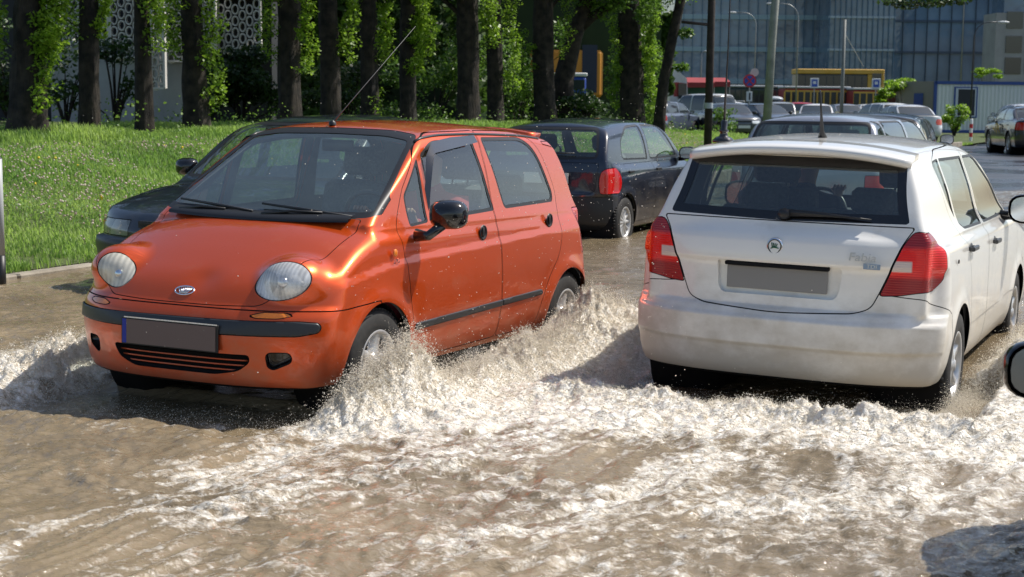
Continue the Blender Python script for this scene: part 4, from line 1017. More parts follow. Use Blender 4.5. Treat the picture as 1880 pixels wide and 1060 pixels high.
def water_mat():
    m = mat('muddy_water', (.17, .125, .07), .08); p = P(m); t = N(m, 'ShaderNodeTexCoord'); at_ = N(m, 'ShaderNodeAttribute', attribute_name='foam')
    v = t.outputs['Object']
    # fine lacy foam
    n1 = noise(m, 26, 6, .68, vec=v, dist=.8); n2 = noise(m, 75, 4, .6, vec=v)
    mp = N(m, 'ShaderNodeMapping'); mp.inputs['Rotation'].default_value = (0, 0, -.72); mp.inputs['Scale'].default_value = (6, 15, 8); L(m, v, mp.inputs[0]); n3 = noise(m, 1.0, 7, .7, vec=mp.outputs[0], dist=1.2)
    a = N(m, 'ShaderNodeMath', operation='ADD'); L(m, n1, a.inputs[0]); L(m, n3, a.inputs[1])
    a2 = N(m, 'ShaderNodeMath', operation='MULTIPLY_ADD'); L(m, n2, a2.inputs[0]); a2.inputs[1].default_value = .5; L(m, a.outputs[0], a2.inputs[2])
    s = N(m, 'ShaderNodeMath', operation='MULTIPLY_ADD'); L(m, at_.outputs['Fac'], s.inputs[0]); s.inputs[1].default_value = 1.0; L(m, a2.outputs[0], s.inputs[2])
    mr = N(m, 'ShaderNodeMapRange'); mr.inputs[1].default_value = 1.49; mr.inputs[2].default_value = 2.05; L(m, s.outputs[0], mr.inputs[0]); fac = mr.outputs[0]
    brown = ramp(m, noise(m, 1.3, 4, .6, vec=v), [(.3, (.165, .125, .073)), (.7, (.29, .225, .14))])
    foamc = ramp(m, n1, [(.34, (.56, .47, .34)), (.48, (.80, .73, .62)), (.62, (.91, .88, .82))])
    mx = N(m, 'ShaderNodeMix', data_type='RGBA'); L(m, fac, mx.inputs[0]); L(m, brown, mx.inputs[6]); L(m, foamc, mx.inputs[7]); L(m, mx.outputs[2], p.inputs['Base Color'])
    r = N(m, 'ShaderNodeMapRange'); r.inputs[3].default_value = .06; r.inputs[4].default_value = .38; L(m, fac, r.inputs[0]); L(m, r.outputs[0], p.inputs['Roughness'])
    p.inputs['IOR'].default_value = 1.33; p.inputs['Coat Weight'].default_value = .45; p.inputs['Coat Roughness'].default_value = .07
    # ripples
    mp2 = N(m, 'ShaderNodeMapping'); mp2.inputs['Rotation'].default_value = (0, 0, -.72); mp2.inputs['Scale'].default_value = (12, 30, 10); L(m, v, mp2.inputs[0])
    b1 = N(m, 'ShaderNodeBump'); b1.inputs['Distance'].default_value = .022; b1.inputs['Strength'].default_value = 1; L(m, noise(m, 1, 5, .62, vec=mp2.outputs[0], dist=.6), b1.inputs['Height'])
    b2 = N(m, 'ShaderNodeBump'); b2.inputs['Distance'].default_value = .006; L(m, n1, b2.inputs['Height']); L(m, b1.outputs[0], b2.inputs['Normal'])
    st = N(m, 'ShaderNodeMath', operation='MULTIPLY_ADD'); L(m, at_.outputs['Fac'], st.inputs[0]); st.inputs[1].default_value = 1.2; st.inputs[2].default_value = .22; L(m, st.outputs[0], b2.inputs['Strength'])
    b1s = N(m, 'ShaderNodeMath', operation='MULTIPLY_ADD'); L(m, at_.outputs['Fac'], b1s.inputs[0]); b1s.inputs[1].default_value = 1.0; b1s.inputs[2].default_value = .55; L(m, b1s.outputs[0], b1.inputs['Strength'])
    L(m, b2.outputs[0], p.inputs['Normal']); L(m, b2.outputs[0], p.inputs['Coat Normal'])
    return m
WM = water_mat()
def water_sheet(name, xs, ys, keep=None):
    store = {}
    def zf(x, y):
        h, fo, T = water_fields(x, y); store['f'] = fo; store['T'] = T; return WL+h
    X, Y = np.meshgrid(xs, ys, indexing='ij'); Z = zf(X, Y); nx, ny = len(xs), len(ys)
    V = np.stack([X, Y, Z], -1).reshape(-1, 3); I = np.arange(nx*ny).reshape(nx, ny)
    Q = np.stack([I[:-1, :-1], I[1:, :-1], I[1:, 1:], I[:-1, 1:]], -1).reshape(-1, 4); fo = store['f'].ravel()
    c = V[Q[:, 0]]
    if keep is not None: Q = Q[keep(c[:, 0], c[:, 1])]; used = np.zeros(len(V), bool); used[Q.ravel()] = True; ix = np.cumsum(used)-1; V = V[used]; fo = fo[used]; Q = ix[Q]
    return V, Q, fo
HI = globals().get('WRES', .0098)
xa, xb, ya, yb = -5.0, 5.0, 3.6, 12.0
def in_hi(x, y): return (x >= xa) & (x <= xb) & (y >= ya) & (y <= yb)
hx = np.arange(xa, xb+HI*.5, HI); hy = np.arange(ya, yb+HI*.5, HI)
V1, Q1, f1 = water_sheet('w', hx, hy, keep=lambda x, y: (np.abs(x) < y*.345+1.1))
# coarse rest, fitted round the fine patch
cx = np.concatenate([np.linspace(-60, -8, 60), np.arange(-7.9, 16, .06), np.linspace(16.5, 60, 60)]); cy = np.concatenate([np.linspace(-8, 3.6, 20), np.arange(3.7, 34, .06)])
V2, Q2, f2 = water_sheet('w2', cx, cy, keep=lambda x, y: ~((np.abs(x+.03) < y*.345+.85) & (y > ya+.05) & (y < yb-.15) & (x > xa+.1) & (x < xb-.15)) & (s_of(x, y) < .25))
Vw = np.vstack([V1, V2]); Qw = np.vstack([Q1, Q2+len(V1)])
Vw[len(V1):, 2] -= .006*in_hi(V2[:, 0], V2[:, 1])
wo = mesh_obj('flood_water', Vw, Qw, WM); tag(wo, kind='structure')
at_ = wo.data.attributes.new('foam', 'FLOAT', 'POINT'); at_.data.foreach_set('value', np.concatenate([f1, f2]).astype(np.float32))
# ================================================================== spray: droplets and torn froth
def ico():
    t = (1+5**.5)/2; v = np.array([(-1, t, 0), (1, t, 0), (-1, -t, 0), (1, -t, 0), (0, -1, t), (0, 1, t), (0, -1, -t), (0, 1, -t), (t, 0, -1), (t, 0, 1), (-t, 0, -1), (-t, 0, 1)], float); v /= np.linalg.norm(v[0])
    f = np.array([(0, 11, 5), (0, 5, 1), (0, 1, 7), (0, 7, 10), (0, 10, 11), (1, 5, 9), (5, 11, 4), (11, 10, 2), (10, 7, 6), (7, 1, 8), (3, 9, 4), (3, 4, 2), (3, 2, 6), (3, 6, 8), (3, 8, 9), (4, 9, 5), (2, 4, 11), (6, 2, 10), (8, 6, 7), (9, 8, 1)])
    return v, f
def rand_rot(n):
    q = rng.normal(size=(n, 4)); q /= np.linalg.norm(q, axis=1)[:, None]; a, b_, c, d = q.T
    return np.stack([1-2*(c*c+d*d), 2*(b_*c-a*d), 2*(b_*d+a*c), 2*(b_*c+a*d), 1-2*(b_*b_+d*d), 2*(c*d-a*b_), 2*(b_*d-a*c), 2*(c*d+a*b_), 1-2*(b_*b_+c*c)], -1).reshape(n, 3, 3)
def octa():
    return np.array([(1, 0, 0), (-1, 0, 0), (0, 1, 0), (0, -1, 0), (0, 0, 1), (0, 0, -1)], float), np.array([(0, 2, 4), (2, 1, 4), (1, 3, 4), (3, 0, 4), (2, 0, 5), (1, 2, 5), (3, 1, 5), (0, 3, 5)])
def scatter_mesh(name, pos, scl, m, elong=1.0, parent=None, low=False):
    v, f = octa() if low else ico(); n = len(pos); nv = len(v); R_ = rand_rot(n); st = np.ones((n, 3))*scl[:, None]; st[:, 0] *= 1+(elong-1)*rng.random(n)
    P_ = (v[None]*st[:, None, :])*(1+.25*rng.normal(size=(n, nv, 1))); P_ = np.einsum('nij,nkj->nki', R_, P_)+pos[:, None]
    F = (f[None]+nv*np.arange(n)[:, None, None]).reshape(-1, 3)
    return mesh_obj(name, P_.reshape(-1, 3), F, m, parent)
drop = mat('spray_droplets', (.88, .86, .82), .12, coat=.6); P(drop).inputs['Subsurface Weight'].default_value = 0.0
froth = mat('froth', (.90, .86, .78), .35)
for mm in (drop, froth):
    tl = N(mm, 'ShaderNodeBsdfTranslucent'); tl.inputs[0].default_value = (.90, .86, .77, 1); mxs = N(mm, 'ShaderNodeMixShader'); mxs.inputs[0].default_value = .5
    L(mm, P(mm).outputs[0], mxs.inputs[1]); L(mm, tl.outputs[0], mxs.inputs[2]); L(mm, mxs.outputs[0], mm.node_tree.nodes['Material Output'].inputs[0])
def Aw(x, y): p = np.array(Euler(POSE_A[1]).to_matrix())@np.array([x, y, 0])+np.array(POSE_A[0]); return p[:2]
def Bw(x, y): p = np.array(Euler(POSE_B[1]).to_matrix())@np.array([x, y, 0])+np.array(POSE_B[0]); return p[:2]
def emit_line(p0, p1, n0, width, hmax, smin_, smax_, plume=2.5, out=(0, 0), seed=0, pw=1.6):
    n = int(n0*2.6); p0 = np.array(p0); p1 = np.array(p1); t = rng.random(n); ln = np.linalg.norm(p1-p0)
    pl = np.clip(.35+.9*pn(t*ln*plume+seed, np.full(n, seed*1.7)), .08, 1.3)*(.7+.5*pn(t*ln*plume*4+seed, np.full(n, 9.2)))
    z = hmax*pl*rng.random(n)**pw
    pos = p0+(p1-p0)*t[:, None]+rng.normal(size=(n, 2))*width*(1+z[:, None]*1.2)+np.array(out)*z[:, None]
    h = water_fields(pos[:, 0], pos[:, 1])[0]
    s = .50*smin_*(smax_/smin_)**(rng.random(n)**3.4)*(1-.45*np.clip(z/max(hmax, .01), 0, 1))
    return np.column_stack([pos, WL+h+z-.004]), s
EM = []
# orange car: front wheel, along the side, rear wheel, bow wave on the far side, behind
EM.append(emit_line(Aw(.62, .86), Aw(-.12, .95), 30000, .085, .27, .0018, .009, 4, out=(.2, -.1), seed=1))
EM.append(emit_line(Aw(-.2, .98), Aw(-2.3, .98), 30000, .085, .22, .0018, .009, 3, seed=2, pw=2.2))
EM.append(emit_line(Aw(-2.0, .92), Aw(-2.8, .85), 14000, .09, .28, .0018, .008, 4, seed=3))
EM.append(emit_line(Aw(.55, -.92), Aw(-.5, -1.15), 9000, .10, .18, .002, .009, 3, seed=4))
EM.append(emit_line(Aw(.75, -1.1), Aw(.2, -1.7), 8000, .16, .14, .002, .009, 3, seed=5))
# between the cars
EM.append(emit_line(gpx(760, 740), gpx(1150, 610), 16000, .22, .10, .0018, .008, 3, seed=6, pw=2))
EM.append(emit_line(gpx(900, 700), gpx(1100, 650), 8000, .16, .14, .0018, .009, 3, seed=7, pw=2))
# white car: left wheel trough, right wheel, behind the bumper
EM.append(emit_line(Bw(-.4, .95), Bw(1.2, 1.2), 12000, .09, .20, .0018, .007, 3, out=(-.3, 0), seed=8))
EM.append(emit_line(Bw(-.5, -.75), Bw(.3, -.92), 9000, .08, .26, .0018, .007, 3, seed=9))
EM.append(emit_line(Bw(.2, -1.05), Bw(3.0, -1.05), 14000, .09, .20, .0018, .009, 2.5, seed=10))
EM.append(emit_line(Bw(-1.15, 1.0), Bw(-1.2, -1.0), 12000, .12, .07, .0018, .008, 3, seed=11, pw=2))
EM.append(emit_line(Bw(-.75, .5), Bw(-.85, -.8), 1600, .12, .30, .0014, .004, 2, seed=12, pw=1.2))
EM.append(emit_line(Bw(-.4, -.85), Bw(-.75, -.78), 3500, .07, .32, .0014, .004, 2, seed=13, pw=1.2))
EM.append(emit_line(Bw(-.4, .85), Bw(-.8, .95), 4500, .10, .30, .0014, .004, 2, seed=14, pw=1.2))
# front of the orange car
EM.append(emit_line(Aw(.75, -.5), Aw(.7, .8), 1500, .10, .16, .0014, .005, 2, seed=15, pw=1.2))
EP = np.concatenate([e[0] for e in EM]); ES = np.concatenate([e[1] for e in EM])
ax, ay = cfA(EP[:, 0], EP[:, 1]); bx, by = cfB(EP[:, 0], EP[:, 1])
ok = ~((ax > -2.8) & (ax < .60) & (np.abs(ay) < .745)) & ~((bx > -.70) & (bx < 3.2) & (np.abs(by) < .815))
o = scatter_mesh('spray', EP[ok], ES[ok], froth, 2.4, low=True); tag(o, 'white spray and froth thrown up around the wheels of both cars', 'spray', kind='stuff')
# flying drops over the whole scene between the cars
n = 5000; px_ = np.concatenate([rng.uniform(560, 1260, int(n*.8)), rng.uniform(150, 1750, int(n*.2))]); py_ = 690-rng.random(n)**.8*520+0
yy_ = rng.uniform(6.6, 10.5, n); D = np.array([at(a, b_, c) for a, b_, c in zip(px_, py_, yy_)])
ax, ay = cfA(D[:, 0], D[:, 1]); bx, by = cfB(D[:, 0], D[:, 1])
ok = ~((ax > -2.9) & (ax < .75) & (np.abs(ay) < .78)) & ~((bx > -.8) & (bx < 3.4) & (np.abs(by) < .85)) & (D[:, 2] > .2) & (rng.random(n) < np.exp(-(D[:, 2]-.2)*1.3))
o = scatter_mesh('flying_drops', D[ok], .0010*(2.6)**(rng.random(ok.sum())**2), drop, 1.8); tag(o, 'small water drops flying through the air between the cars', 'drops', kind='stuff')
# froth crumbs riding on the foam
n = 120000; X = rng.uniform(-2.6, 2.9, n); Y = rng.uniform(4.2, 9.8, n); h, fo, T = water_fields(X, Y)
ok = (rng.random(n) < np.clip(fo*1.3-.45, 0, 1)**1.5) & (np.abs(X) < Y*.345+.1)
ax, ay = cfA(X, Y); bx, by = cfB(X, Y); ok &= ~((ax > -2.8) & (ax < .62) & (np.abs(ay) < .75)) & ~((bx > -.72) & (bx < 3.2) & (np.abs(by) < .82))
o = scatter_mesh('froth_crumbs', np.column_stack([X, Y, WL+h+.003])[ok], .0013*(3.2)**(rng.random(ok.sum())**2.5), froth, 2.0, low=True); tag(o, 'crumbs of froth lying on the churned brown water', 'froth', kind='stuff')
# ================================================================== grass and clover
def leafmat(name, c1, c2, tr=.35, rough=.55, sc_=3):
    m = mat(name, c1, rough); f = noise(m, sc_, 3)
    col = ramp(m, f, [(.3, c1), (.7, c2)]); L(m, col, P(m).inputs['Base Color'])
    tl = N(m, 'ShaderNodeBsdfTranslucent'); L(m, col, tl.inputs[0]); mxs = N(m, 'ShaderNodeMixShader'); mxs.inputs[0].default_value = tr
    hs = N(m, 'ShaderNodeHueSaturation'); hs.inputs['Value'].default_value = 1.5; L(m, col, hs.inputs['Color']); L(m, hs.outputs[0], tl.inputs[0])
    L(m, P(m).outputs[0], mxs.inputs[1]); L(m, tl.outputs[0], mxs.inputs[2]); L(m, mxs.outputs[0], m.node_tree.nodes['Material Output'].inputs[0]); return m
GN = 470000
u = rng.uniform(-8, 48, GN)**1.0; u = -8+56*rng.random(GN)**1.6; s_ = .16+6.5*rng.random(GN)**1.05
s_ = np.where(rng.random(GN) < .02, .10+rng.random(GN)*.1, s_)
X = K0[0]+u*KD[0]+s_*KN[0]; Y = K0[1]+u*KD[1]+s_*KN[1]
ok = (np.abs(X) < Y*.345+1.5); bare = (pn(X*.9+3, Y*.9) > .25) & (s_ < .7); ok &= ~(bare & (rng.random(GN) < .85)); X, Y, s_ = X[ok], Y[ok], s_[ok]; n = len(X)
Z = ground_z(X, Y); hgt = (.035+.065*rng.random(n))*(.8+.5*pn(X*.7, Y*.7))*np.where(s_ > 4.6, 1.7, 1.0)*np.where(s_ < .5, 1.1, 1); az = rng.uniform(0, 2*pi, n); lean = rng.uniform(.1, .7, n)*hgt; wdt = rng.uniform(.0035, .008, n)*(1+.03*np.clip(Y-14, 0, 30))
dx, dy = np.cos(az), np.sin(az); B0 = np.stack([X-dy*wdt, Y+dx*wdt, Z-.01], -1); B1 = np.stack([X+dy*wdt, Y-dx*wdt, Z-.01], -1)
Mm = np.stack([X+dx*lean*.35, Y+dy*lean*.35, Z+hgt*.6], -1); o1 = np.stack([-dy*wdt*.8, dx*wdt*.8, 0*X], -1); Tt = np.stack([X+dx*lean, Y+dy*lean, Z+hgt], -1)
V = np.stack([B0, B1, Mm-o1*-1, Mm-o1, Tt], 1); I = 5*np.arange(n)[:, None]
F = np.concatenate([I+np.array([0, 1, 3]), I+np.array([0, 3, 2]), I+np.array([2, 3, 4])])
gm = leafmat('grass_blades', (.15, .28, .045), (.34, .46, .11), .5, .5, .8)
o = mesh_obj('grass', V.reshape(-1, 3), F, gm); tag(o, 'tall sunlit green grass covering the bank beside the road', 'grass', kind='stuff')
def sub_flowers(name, n, size, m, lab, cat, u0=-7, u1=26, s0=.5, s1=4.2):
    u = rng.uniform(u0, u1, n); q = rng.uniform(s0, s1, n); X = K0[0]+u*KD[0]+q*KN[0]; Y = K0[1]+u*KD[1]+q*KN[1]
    ok = (pn(X*.8, Y*.8) > -.28) & (np.abs(X) < Y*.345+.4); X, Y = X[ok], Y[ok]; z = ground_z(X, Y)+rng.uniform(.06, .15, len(X))
    o = scatter_mesh(name, np.column_stack([X, Y, z]), size*rng.uniform(.6, 1.15, len(X)), m, 1.3); tag(o, lab, cat, kind='stuff')
sub_flowers('clover_flowers', 11000, .0115, leafmat('clover_white', (.50, .36, .32), (.66, .62, .50), .3), 'pale pink and white clover heads among the grass', 'clover')
sub_flowers('buttercups', 170, .016, mat('yellow_petals', (.80, .55, .02), .5), 'scattered yellow flowers in the grass', 'flowers')
# broad clover leaves
n = 30000; u = rng.uniform(-7, 26, n); q = rng.uniform(.5, 4.4, n); X = K0[0]+u*KD[0]+q*KN[0]; Y = K0[1]+u*KD[1]+q*KN[1]; ok = (pn(X*.8, Y*.8) > -.2) & (np.abs(X) < Y*.345+.4); X, Y = X[ok], Y[ok]
def leaf_quads(C_, size, flat=.5, nrm_up=0.0):
    n = len(C_); a = rand_rot(n)[:, :, 0]; nn = rand_rot(n)[:, :, 2]; nn[:, 2] += nrm_up*np.sign(nn[:, 2]+1e-6); nn /= np.linalg.norm(nn, axis=1)[:, None]
    a = a-nn*(a*nn).sum(1)[:, None]; a /= np.linalg.norm(a, axis=1)[:, None]+1e-9; c = np.cross(nn, a); s = np.broadcast_to(size, (n,))[:, None]
    bend = nn*s*.25
    V = np.stack([C_-a*s, C_-c*s*.62*flat/.5+bend, C_+a*s, C_+c*s*.62*flat/.5+bend], 1)
    return V.reshape(-1, 3), 4*np.arange(n)[:, None]+np.array([[0, 1, 2, 3]])
V, F = leaf_quads(np.column_stack([X, Y, ground_z(X, Y)+rng.uniform(.04, .11, len(X))]), rng.uniform(.010, .020, len(X)), nrm_up=1.2)
tag(mesh_obj('clover_leaves', V, F, leafmat('clover_leaf', (.10, .20, .06), (.20, .34, .10), .4), smooth=False), 'small round clover leaves spread through the grass', 'clover', kind='stuff')
# ================================================================== generic cars
M['steel'] = mat('grey_steel', (.30, .31, .31), .45, .6)
M['head_far'] = mat('headlamp_far', (.75, .78, .8), .1, coat=1)
def gspec(W=1.68, H=1.43, wb=2.6, fo=.85, ro=.9, hood=.80, belt=.95, cowl=-.15, wst=-.95, rst=-2.3, rbt=-3.1, deck=None, col=(.02, .02, .025), zb=.2, wr=.30, metal=0.0, dirt=0.0, glassm=None, third=True, rail=False, nose=.62, tail_in=.0, rp=(.22, 4)):
    xr_ = -(wb+ro); dk = deck if deck else belt+.02; n_ = fo
    top_end = rst
    S = dict(W=W/2, wheels=(0, -wb), hubz=wr*.97, arch=wr+.05, zb=zb, track=W-.20, wr=wr, ww=.18, rim=wr*.62,
        wp=([.18, .3, .5, .7, .85, belt, belt+.1], [W/2-.08, W/2-.025, W/2, W/2-.003, W/2-.02, W/2-.045, W/2-.08]),
        zt=([xr_-.1, xr_+.03, rbt-.02, rbt+.3, cowl-.3, cowl, (cowl+n_)/2, n_-.12, n_, n_+.1], [dk-.22, dk-.03, dk, dk+.02, belt, belt, (belt+hood)/2+.035, hood, nose, .4]),
        fz=([.18, .3, .45, .58, .66, .75, .9], [n_-.10, n_-.03, n_, n_, n_-.03, n_-.07, n_-.14]),
        rz=([.2, .3, .45, .60, .63, .8, dk-.02, dk+.1], [xr_+.12, xr_+.03, xr_, xr_, xr_+.04, xr_+.05, xr_+.08+tail_in*.3, xr_+.2+tail_in]),
        xw=([belt-.1, belt, H-.05, H+.1], [cowl+.18, cowl, wst, wst-.25]), xr=([belt-.1, belt, H-.06, H+.1], [rbt-.08, rbt, rst, rst+.22]),
        zr=([rbt, rst, (rst*2+wst)/3, (rst+wst*2)/3, wst, cowl], [H-.10, H-.035, H, H-.004, H-.04, H-.3]),
        wc=([belt-.1, belt, (belt+H)/2, H-.05, H+.1], [W/2-.04, W/2-.06, W/2-.12, W/2-.21, W/2-.28]), spine=(n_-.45, xr_+.45), wcv=.14, rcv=.12, kj=.03, flare=.01, rplan=rp, spz=.55)
    S['paint'] = paint('car_paint', col, metal, .3, dirt=(.2, .17, .13) if dirt else None, dirt_amt=dirt)
    zt_ = H-.075; zb_ = belt+.035; t = (zt_-belt)/(H-.05-belt)
    ws = wst*t+cowl*(1-t); rs = rst*t+rbt*(1-t); g = glassm or M['glass_d']; wq = W/2
    mids = [cowl-.30-.55, ] ; Wt = W/2-.20
    S['glass'] = [('windshield', frontR(rpoly([(W/2-.12, zb_-.02), (Wt-.03, zt_+.01), (-Wt+.03, zt_+.01), (-W/2+.12, zb_-.02)], .05), xmin=(wst+cowl)/2-.6), g, 0, .025, M['black']),
        ('rear_window', frontR(rpoly([(W/2-.15, zb_+.01), (Wt-.04, zt_-.01), (-Wt+.04, zt_-.01), (-W/2+.15, zb_+.01)], .06), xmax=(rst+rbt)/2+.5), g, 0, .025, M['black'])]
    c0 = cowl-.28; xB = (c0+rbt)/2+.18; e = rbt+.14; rt = rs+.12; fx = ws-.10
    wins = [[(c0, zb_), (fx-.05, zt_), (xB+.04, zt_), (xB+.04, zb_)], [(xB-.05, zb_), (xB-.05, zt_), (rt-.0, zt_), (e+.0, zb_)]]
    if third:
        xC = xB-.95
        if e < xC-.3: wins[1] = [(xB-.05, zb_), (xB-.05, zt_), (xC, zt_), (xC, zb_)]; wins.append([(xC-.05, zb_), (xC-.05, zt_), (rt, zt_), (e, zb_)])
    for s in (1, -1):
        for w_ in wins: S['glass'].append(('side_window', sideR(rpoly(w_, [.03, .06, .06, .03]), s), g, 0, .016, M['black']))
    S['wins'] = wins; S['dims'] = dict(W=W, H=H, wb=wb, fo=fo, ro=ro, belt=belt, xr=xr_, cowl=cowl, xB=xB, dk=dk, hood=hood, nose=nose)
    S['panels'] = []
    return S
def add_lamps(S, tl=(.62, .86, .56, None), hlr=(.56, .70, .36, .78), tlm=None, lamp=None):
    d = S['dims']; W2 = d['W']/2; lm = lamp or M['head_far']
    z0, z1, yi, _ = tl
    for s in (1, -1):
        S['panels'].append(('tail_light', (lambda V, Nn, s=s: np.maximum(np.maximum(np.maximum(z0-V[:, 2], V[:, 2]-z1), yi-V[:, 1]*s), V[:, 0]-(d['xr']+.30))), tlm or M['red_lens'], dict(gap=.003)))
        S['panels'].append(('headlight', (lambda V, Nn, s=s: np.maximum(np.maximum(np.maximum(hlr[0]-V[:, 2], V[:, 2]-hlr[1]), np.maximum(hlr[2]-V[:, 1]*s, V[:, 1]*s-hlr[3])), d['fo']-.35-V[:, 0])), lm, dict(gap=.003)))
def add_doors(S, handles=True):
    d = S['dims']; b_ = d['belt']; H = d['H']; x0 = d['cowl']-.18; xB = d['xB']; x1 = min(xB-.95, -d['wb']+.55)
    for s in (1, -1):
        for (a, c) in ((x0, xB), (xB-.006, x1)):
            def aft(root, pn, o, a=a, c=c, s=s):
                hx = c+.14; q = MB(); q.box((hx, s*(d['W']/2-.016), b_-.09), (.075, .018, .012), bev=.006); q.build('door_handle', M['black'], o)
            S['panels'].append(('door', sideR(rpoly([(a, b_-.0), (a-.02, .27), (c+(.0 if c == xB else .12), .27), (c, b_-.25), (c, b_-.0)], [.02, .06, .06, .1, .02]), s), S['paint'], dict(after=aft)))
def dress(root, S, pl_='none', mir=(1, -1), inter=True, grille=True, mz=None, seatm=None):
    d = S['dims']
    for s in mir: mirror(root, d['cowl']-.36, s*(d['W']/2+.07), (mz or d['belt']+.07), s, M['plastic_glossy'], .95, arm=(.03, -.11, -.05))
    if inter:
        sm = seatm or M['seat']
        b = MB(); b.box((d['cowl']-.35, 0, d['belt']-.12), (.2, d['W']/2-.12, .1), bev=.05); b.build('dashboard', M['trim'], root)
        for y in (.36, -.36): seat(root, d['xB']-.05, y, .40, sm, h=.52)
        b = MB(); b.box((-d['wb']+.15, 0, .68), (.09, d['W']/2-.17, .28), bev=.05); b.build('rear_bench', sm, root)
    if grille:
        b = MB()
        for k in range(4): b.box((d['fo']-.045-.005*k+.02, 0, d['nose']+.055-.03*k), (.012, .30, .006))
        b.box((d['fo']-.05, 0, d['nose']), (.02, .32, .07)); b.build('radiator_grille', M['black'], root)
    b = MB(); b.box((d['xr']-.004, 0, .50), (.004, .26, .057)); b.build('number_plate', M['plate_w'], root)
    b = MB(); b.box((d['fo']+.006, 0, .44), (.004, .26, .057)); b.build('number_plate', M['plate_w'], root)
def car_at(name, S, x, y, yaw, lab, z=0.0, step=.05, cat='car', group=None, **k):
    r = build_car(name, S, (x, y, z), (0, 0, yaw), lab, cat, group, step=step); dress(r, S, **k); return r
DW = (.008, .011, .020)
# dark saloon beside the orange car, nearer the kerb, facing the camera
S = gspec(W=1.72, H=1.475, wb=2.55, fo=.86, ro=.75, hood=.73, belt=.94, cowl=-.22, wst=-1.02, rst=-2.30, rbt=-2.85, deck=1.0, col=(.012, .018, .028), metal=.2, dirt=.2, nose=.60)
M['smoked_lamp'] = lamp_m('smoked_headlamp', (.10, .11, .10), (.35, .36, .32), 9)
add_lamps(S, hlr=(.545, .675, .42, .80), lamp=M['smoked_lamp']); add_doors(S)
dk_ = car_at('dark_saloon', S, -2.23, 12.28, RAD(-115), 'dark blue saloon behind the orange hatchback, its bonnet showing on the left', step=.022, mz=1.02)
b = MB(); pts = [(.875-.26*(abs(y)/.86)**3.2, y, .50) for y in np.linspace(-.86, .86, 40)]; V = []
for (x, y, z) in pts:
    V += [(x-.03, y, z+.04), (x+.040, y*1.02, z+.028), (x+.05, y*1.02, z-.02), (x+.03, y*1.01, z-.20), (x-.05, y, z-.26)]
b.add(V, [(i*5+j, i*5+j+1, (i+1)*5+j+1, (i+1)*5+j) for i in range(39) for j in range(4)]); b.build('bumper_cover', M['trim'], dk_, True)
for s in (1, -1):
    b = MB(); b.box((.60, s*.805, .605), (.06, .022, .05), rz=-s*.95, bev=.02); b.build('indicator', mat('orange_lens', (.5, .12, .01), .2, coat=1), dk_)
# navy hatchback near the kerb, seen from behind
def corsa():
    S = gspec(W=1.62, H=1.42, wb=2.44, fo=.75, ro=.55, hood=.80, belt=.93, cowl=-.10, wst=-.80, rst=-2.35, rbt=-2.90, deck=.95, col=(.004, .008, .022), metal=.1, dirt=.22, third=False, glassm=M['glass_s'], wr=.285, rp=(.30, 3.4), nose=.60)
    S['rz'] = ([.2, .3, .45, .60, .64, .8, .95, 1.1], [-2.88, -2.97, -2.99, -2.985, -2.95, -2.93, -2.90, -2.85])
    S['xr'] = ([.85, .97, 1.2, 1.35, 1.5], [-2.93, -2.90, -2.74, -2.56, -2.30]); S['style'] = 'twelve'; S['seal'] = .02
    S['glass'][1] = ('rear_window', frontR(rpoly([(.62, .99), (.60, 1.12), (.53, 1.33), (-.53, 1.33), (-.60, 1.12), (-.62, .99), (0, .97)], [.12, .1, .08, .08, .1, .12, .1]), xmax=-2.2), M['glass_s'], 0, .03, M['black'])
    w_ = [[(-.42, .955), (-.86, 1.345), (-1.48, 1.355), (-1.50, .955)], [(-1.58, .955), (-1.56, 1.355), (-2.02, 1.34), (-2.36, 1.18), (-2.40, .97)]]
    S['glass'] = S['glass'][:2]
    for s in (1, -1):
        S['glass'] += [('side_window', sideR(rpoly(w_[0], [.03, .08, .04, .03]), s), M['glass_s'], 0, .02, M['black']), ('side_window', sideR(rpoly(w_[1], [.03, .04, .12, .12, .08]), s), M['glass_s'], 0, .02, M['black'])]
        tl = rpoly([(.655, .61), (.635, .74), (.66, .86), (.73, .90), (.95, .90), (.95, .61)], [.03, .05, .06, .06, .01, .01])
        S['panels'].append(('tail_light', (lambda V, Nn, s=s: np.maximum(sdpoly(V[:, 1]*s, V[:, 2], tl), V[:, 0]+2.60-.25*((V[:, 2]-.75)/.15)**2*-.3)), M['red_lens'], dict(gap=.004, off=.006)))
    S['panels'].append(('tailgate', frontR(rpoly([(.64, .95), (.60, .64), (.5, .60), (-.5, .60), (-.60, .64), (-.64, .95)], .04), xmax=-2.5), S['paint'], {}))
    S['panels'].append(('rear_bumper', lambda V, Nn: np.maximum(V[:, 2]-.585, V[:, 0]+2.75), mat('bumper_black', (.012, .013, .016), .4), {}))
    add_doors(S); S['dims']['xB'] = -1.54
    return S
cS = corsa()
ck = RAD(66); cx_, cy_ = .52, 17.15
cr_ = car_at('navy_hatchback', cS, cx_+2.44*cos(ck), cy_+2.44*sin(ck), ck, 'navy blue hatchback by the grass verge seen from behind, mud along its side', step=.022, mz=1.0, z=.0)
bpy.data.objects.remove([o for o in cr_.children if o.name.startswith('number_plate')][0])
b = MB(); b.box((-2.968, -.06, .78), (.004, .26, .057)); q = b.build('number_plate', M['plate_w'], cr_)
text_mesh('05', .085, .001, M['black'], q, (-2.974, -.25, .777), (pi/2, 0, -pi/2), 'lettering')
b = MB(); b.tube([(-2.905, .05, 1.02), (-2.895, -.10, 1.045), (-2.885, -.36, 1.05)], [.012, .010, .006], 6); b.build('rear_wiper', M['black'], cr_, True)
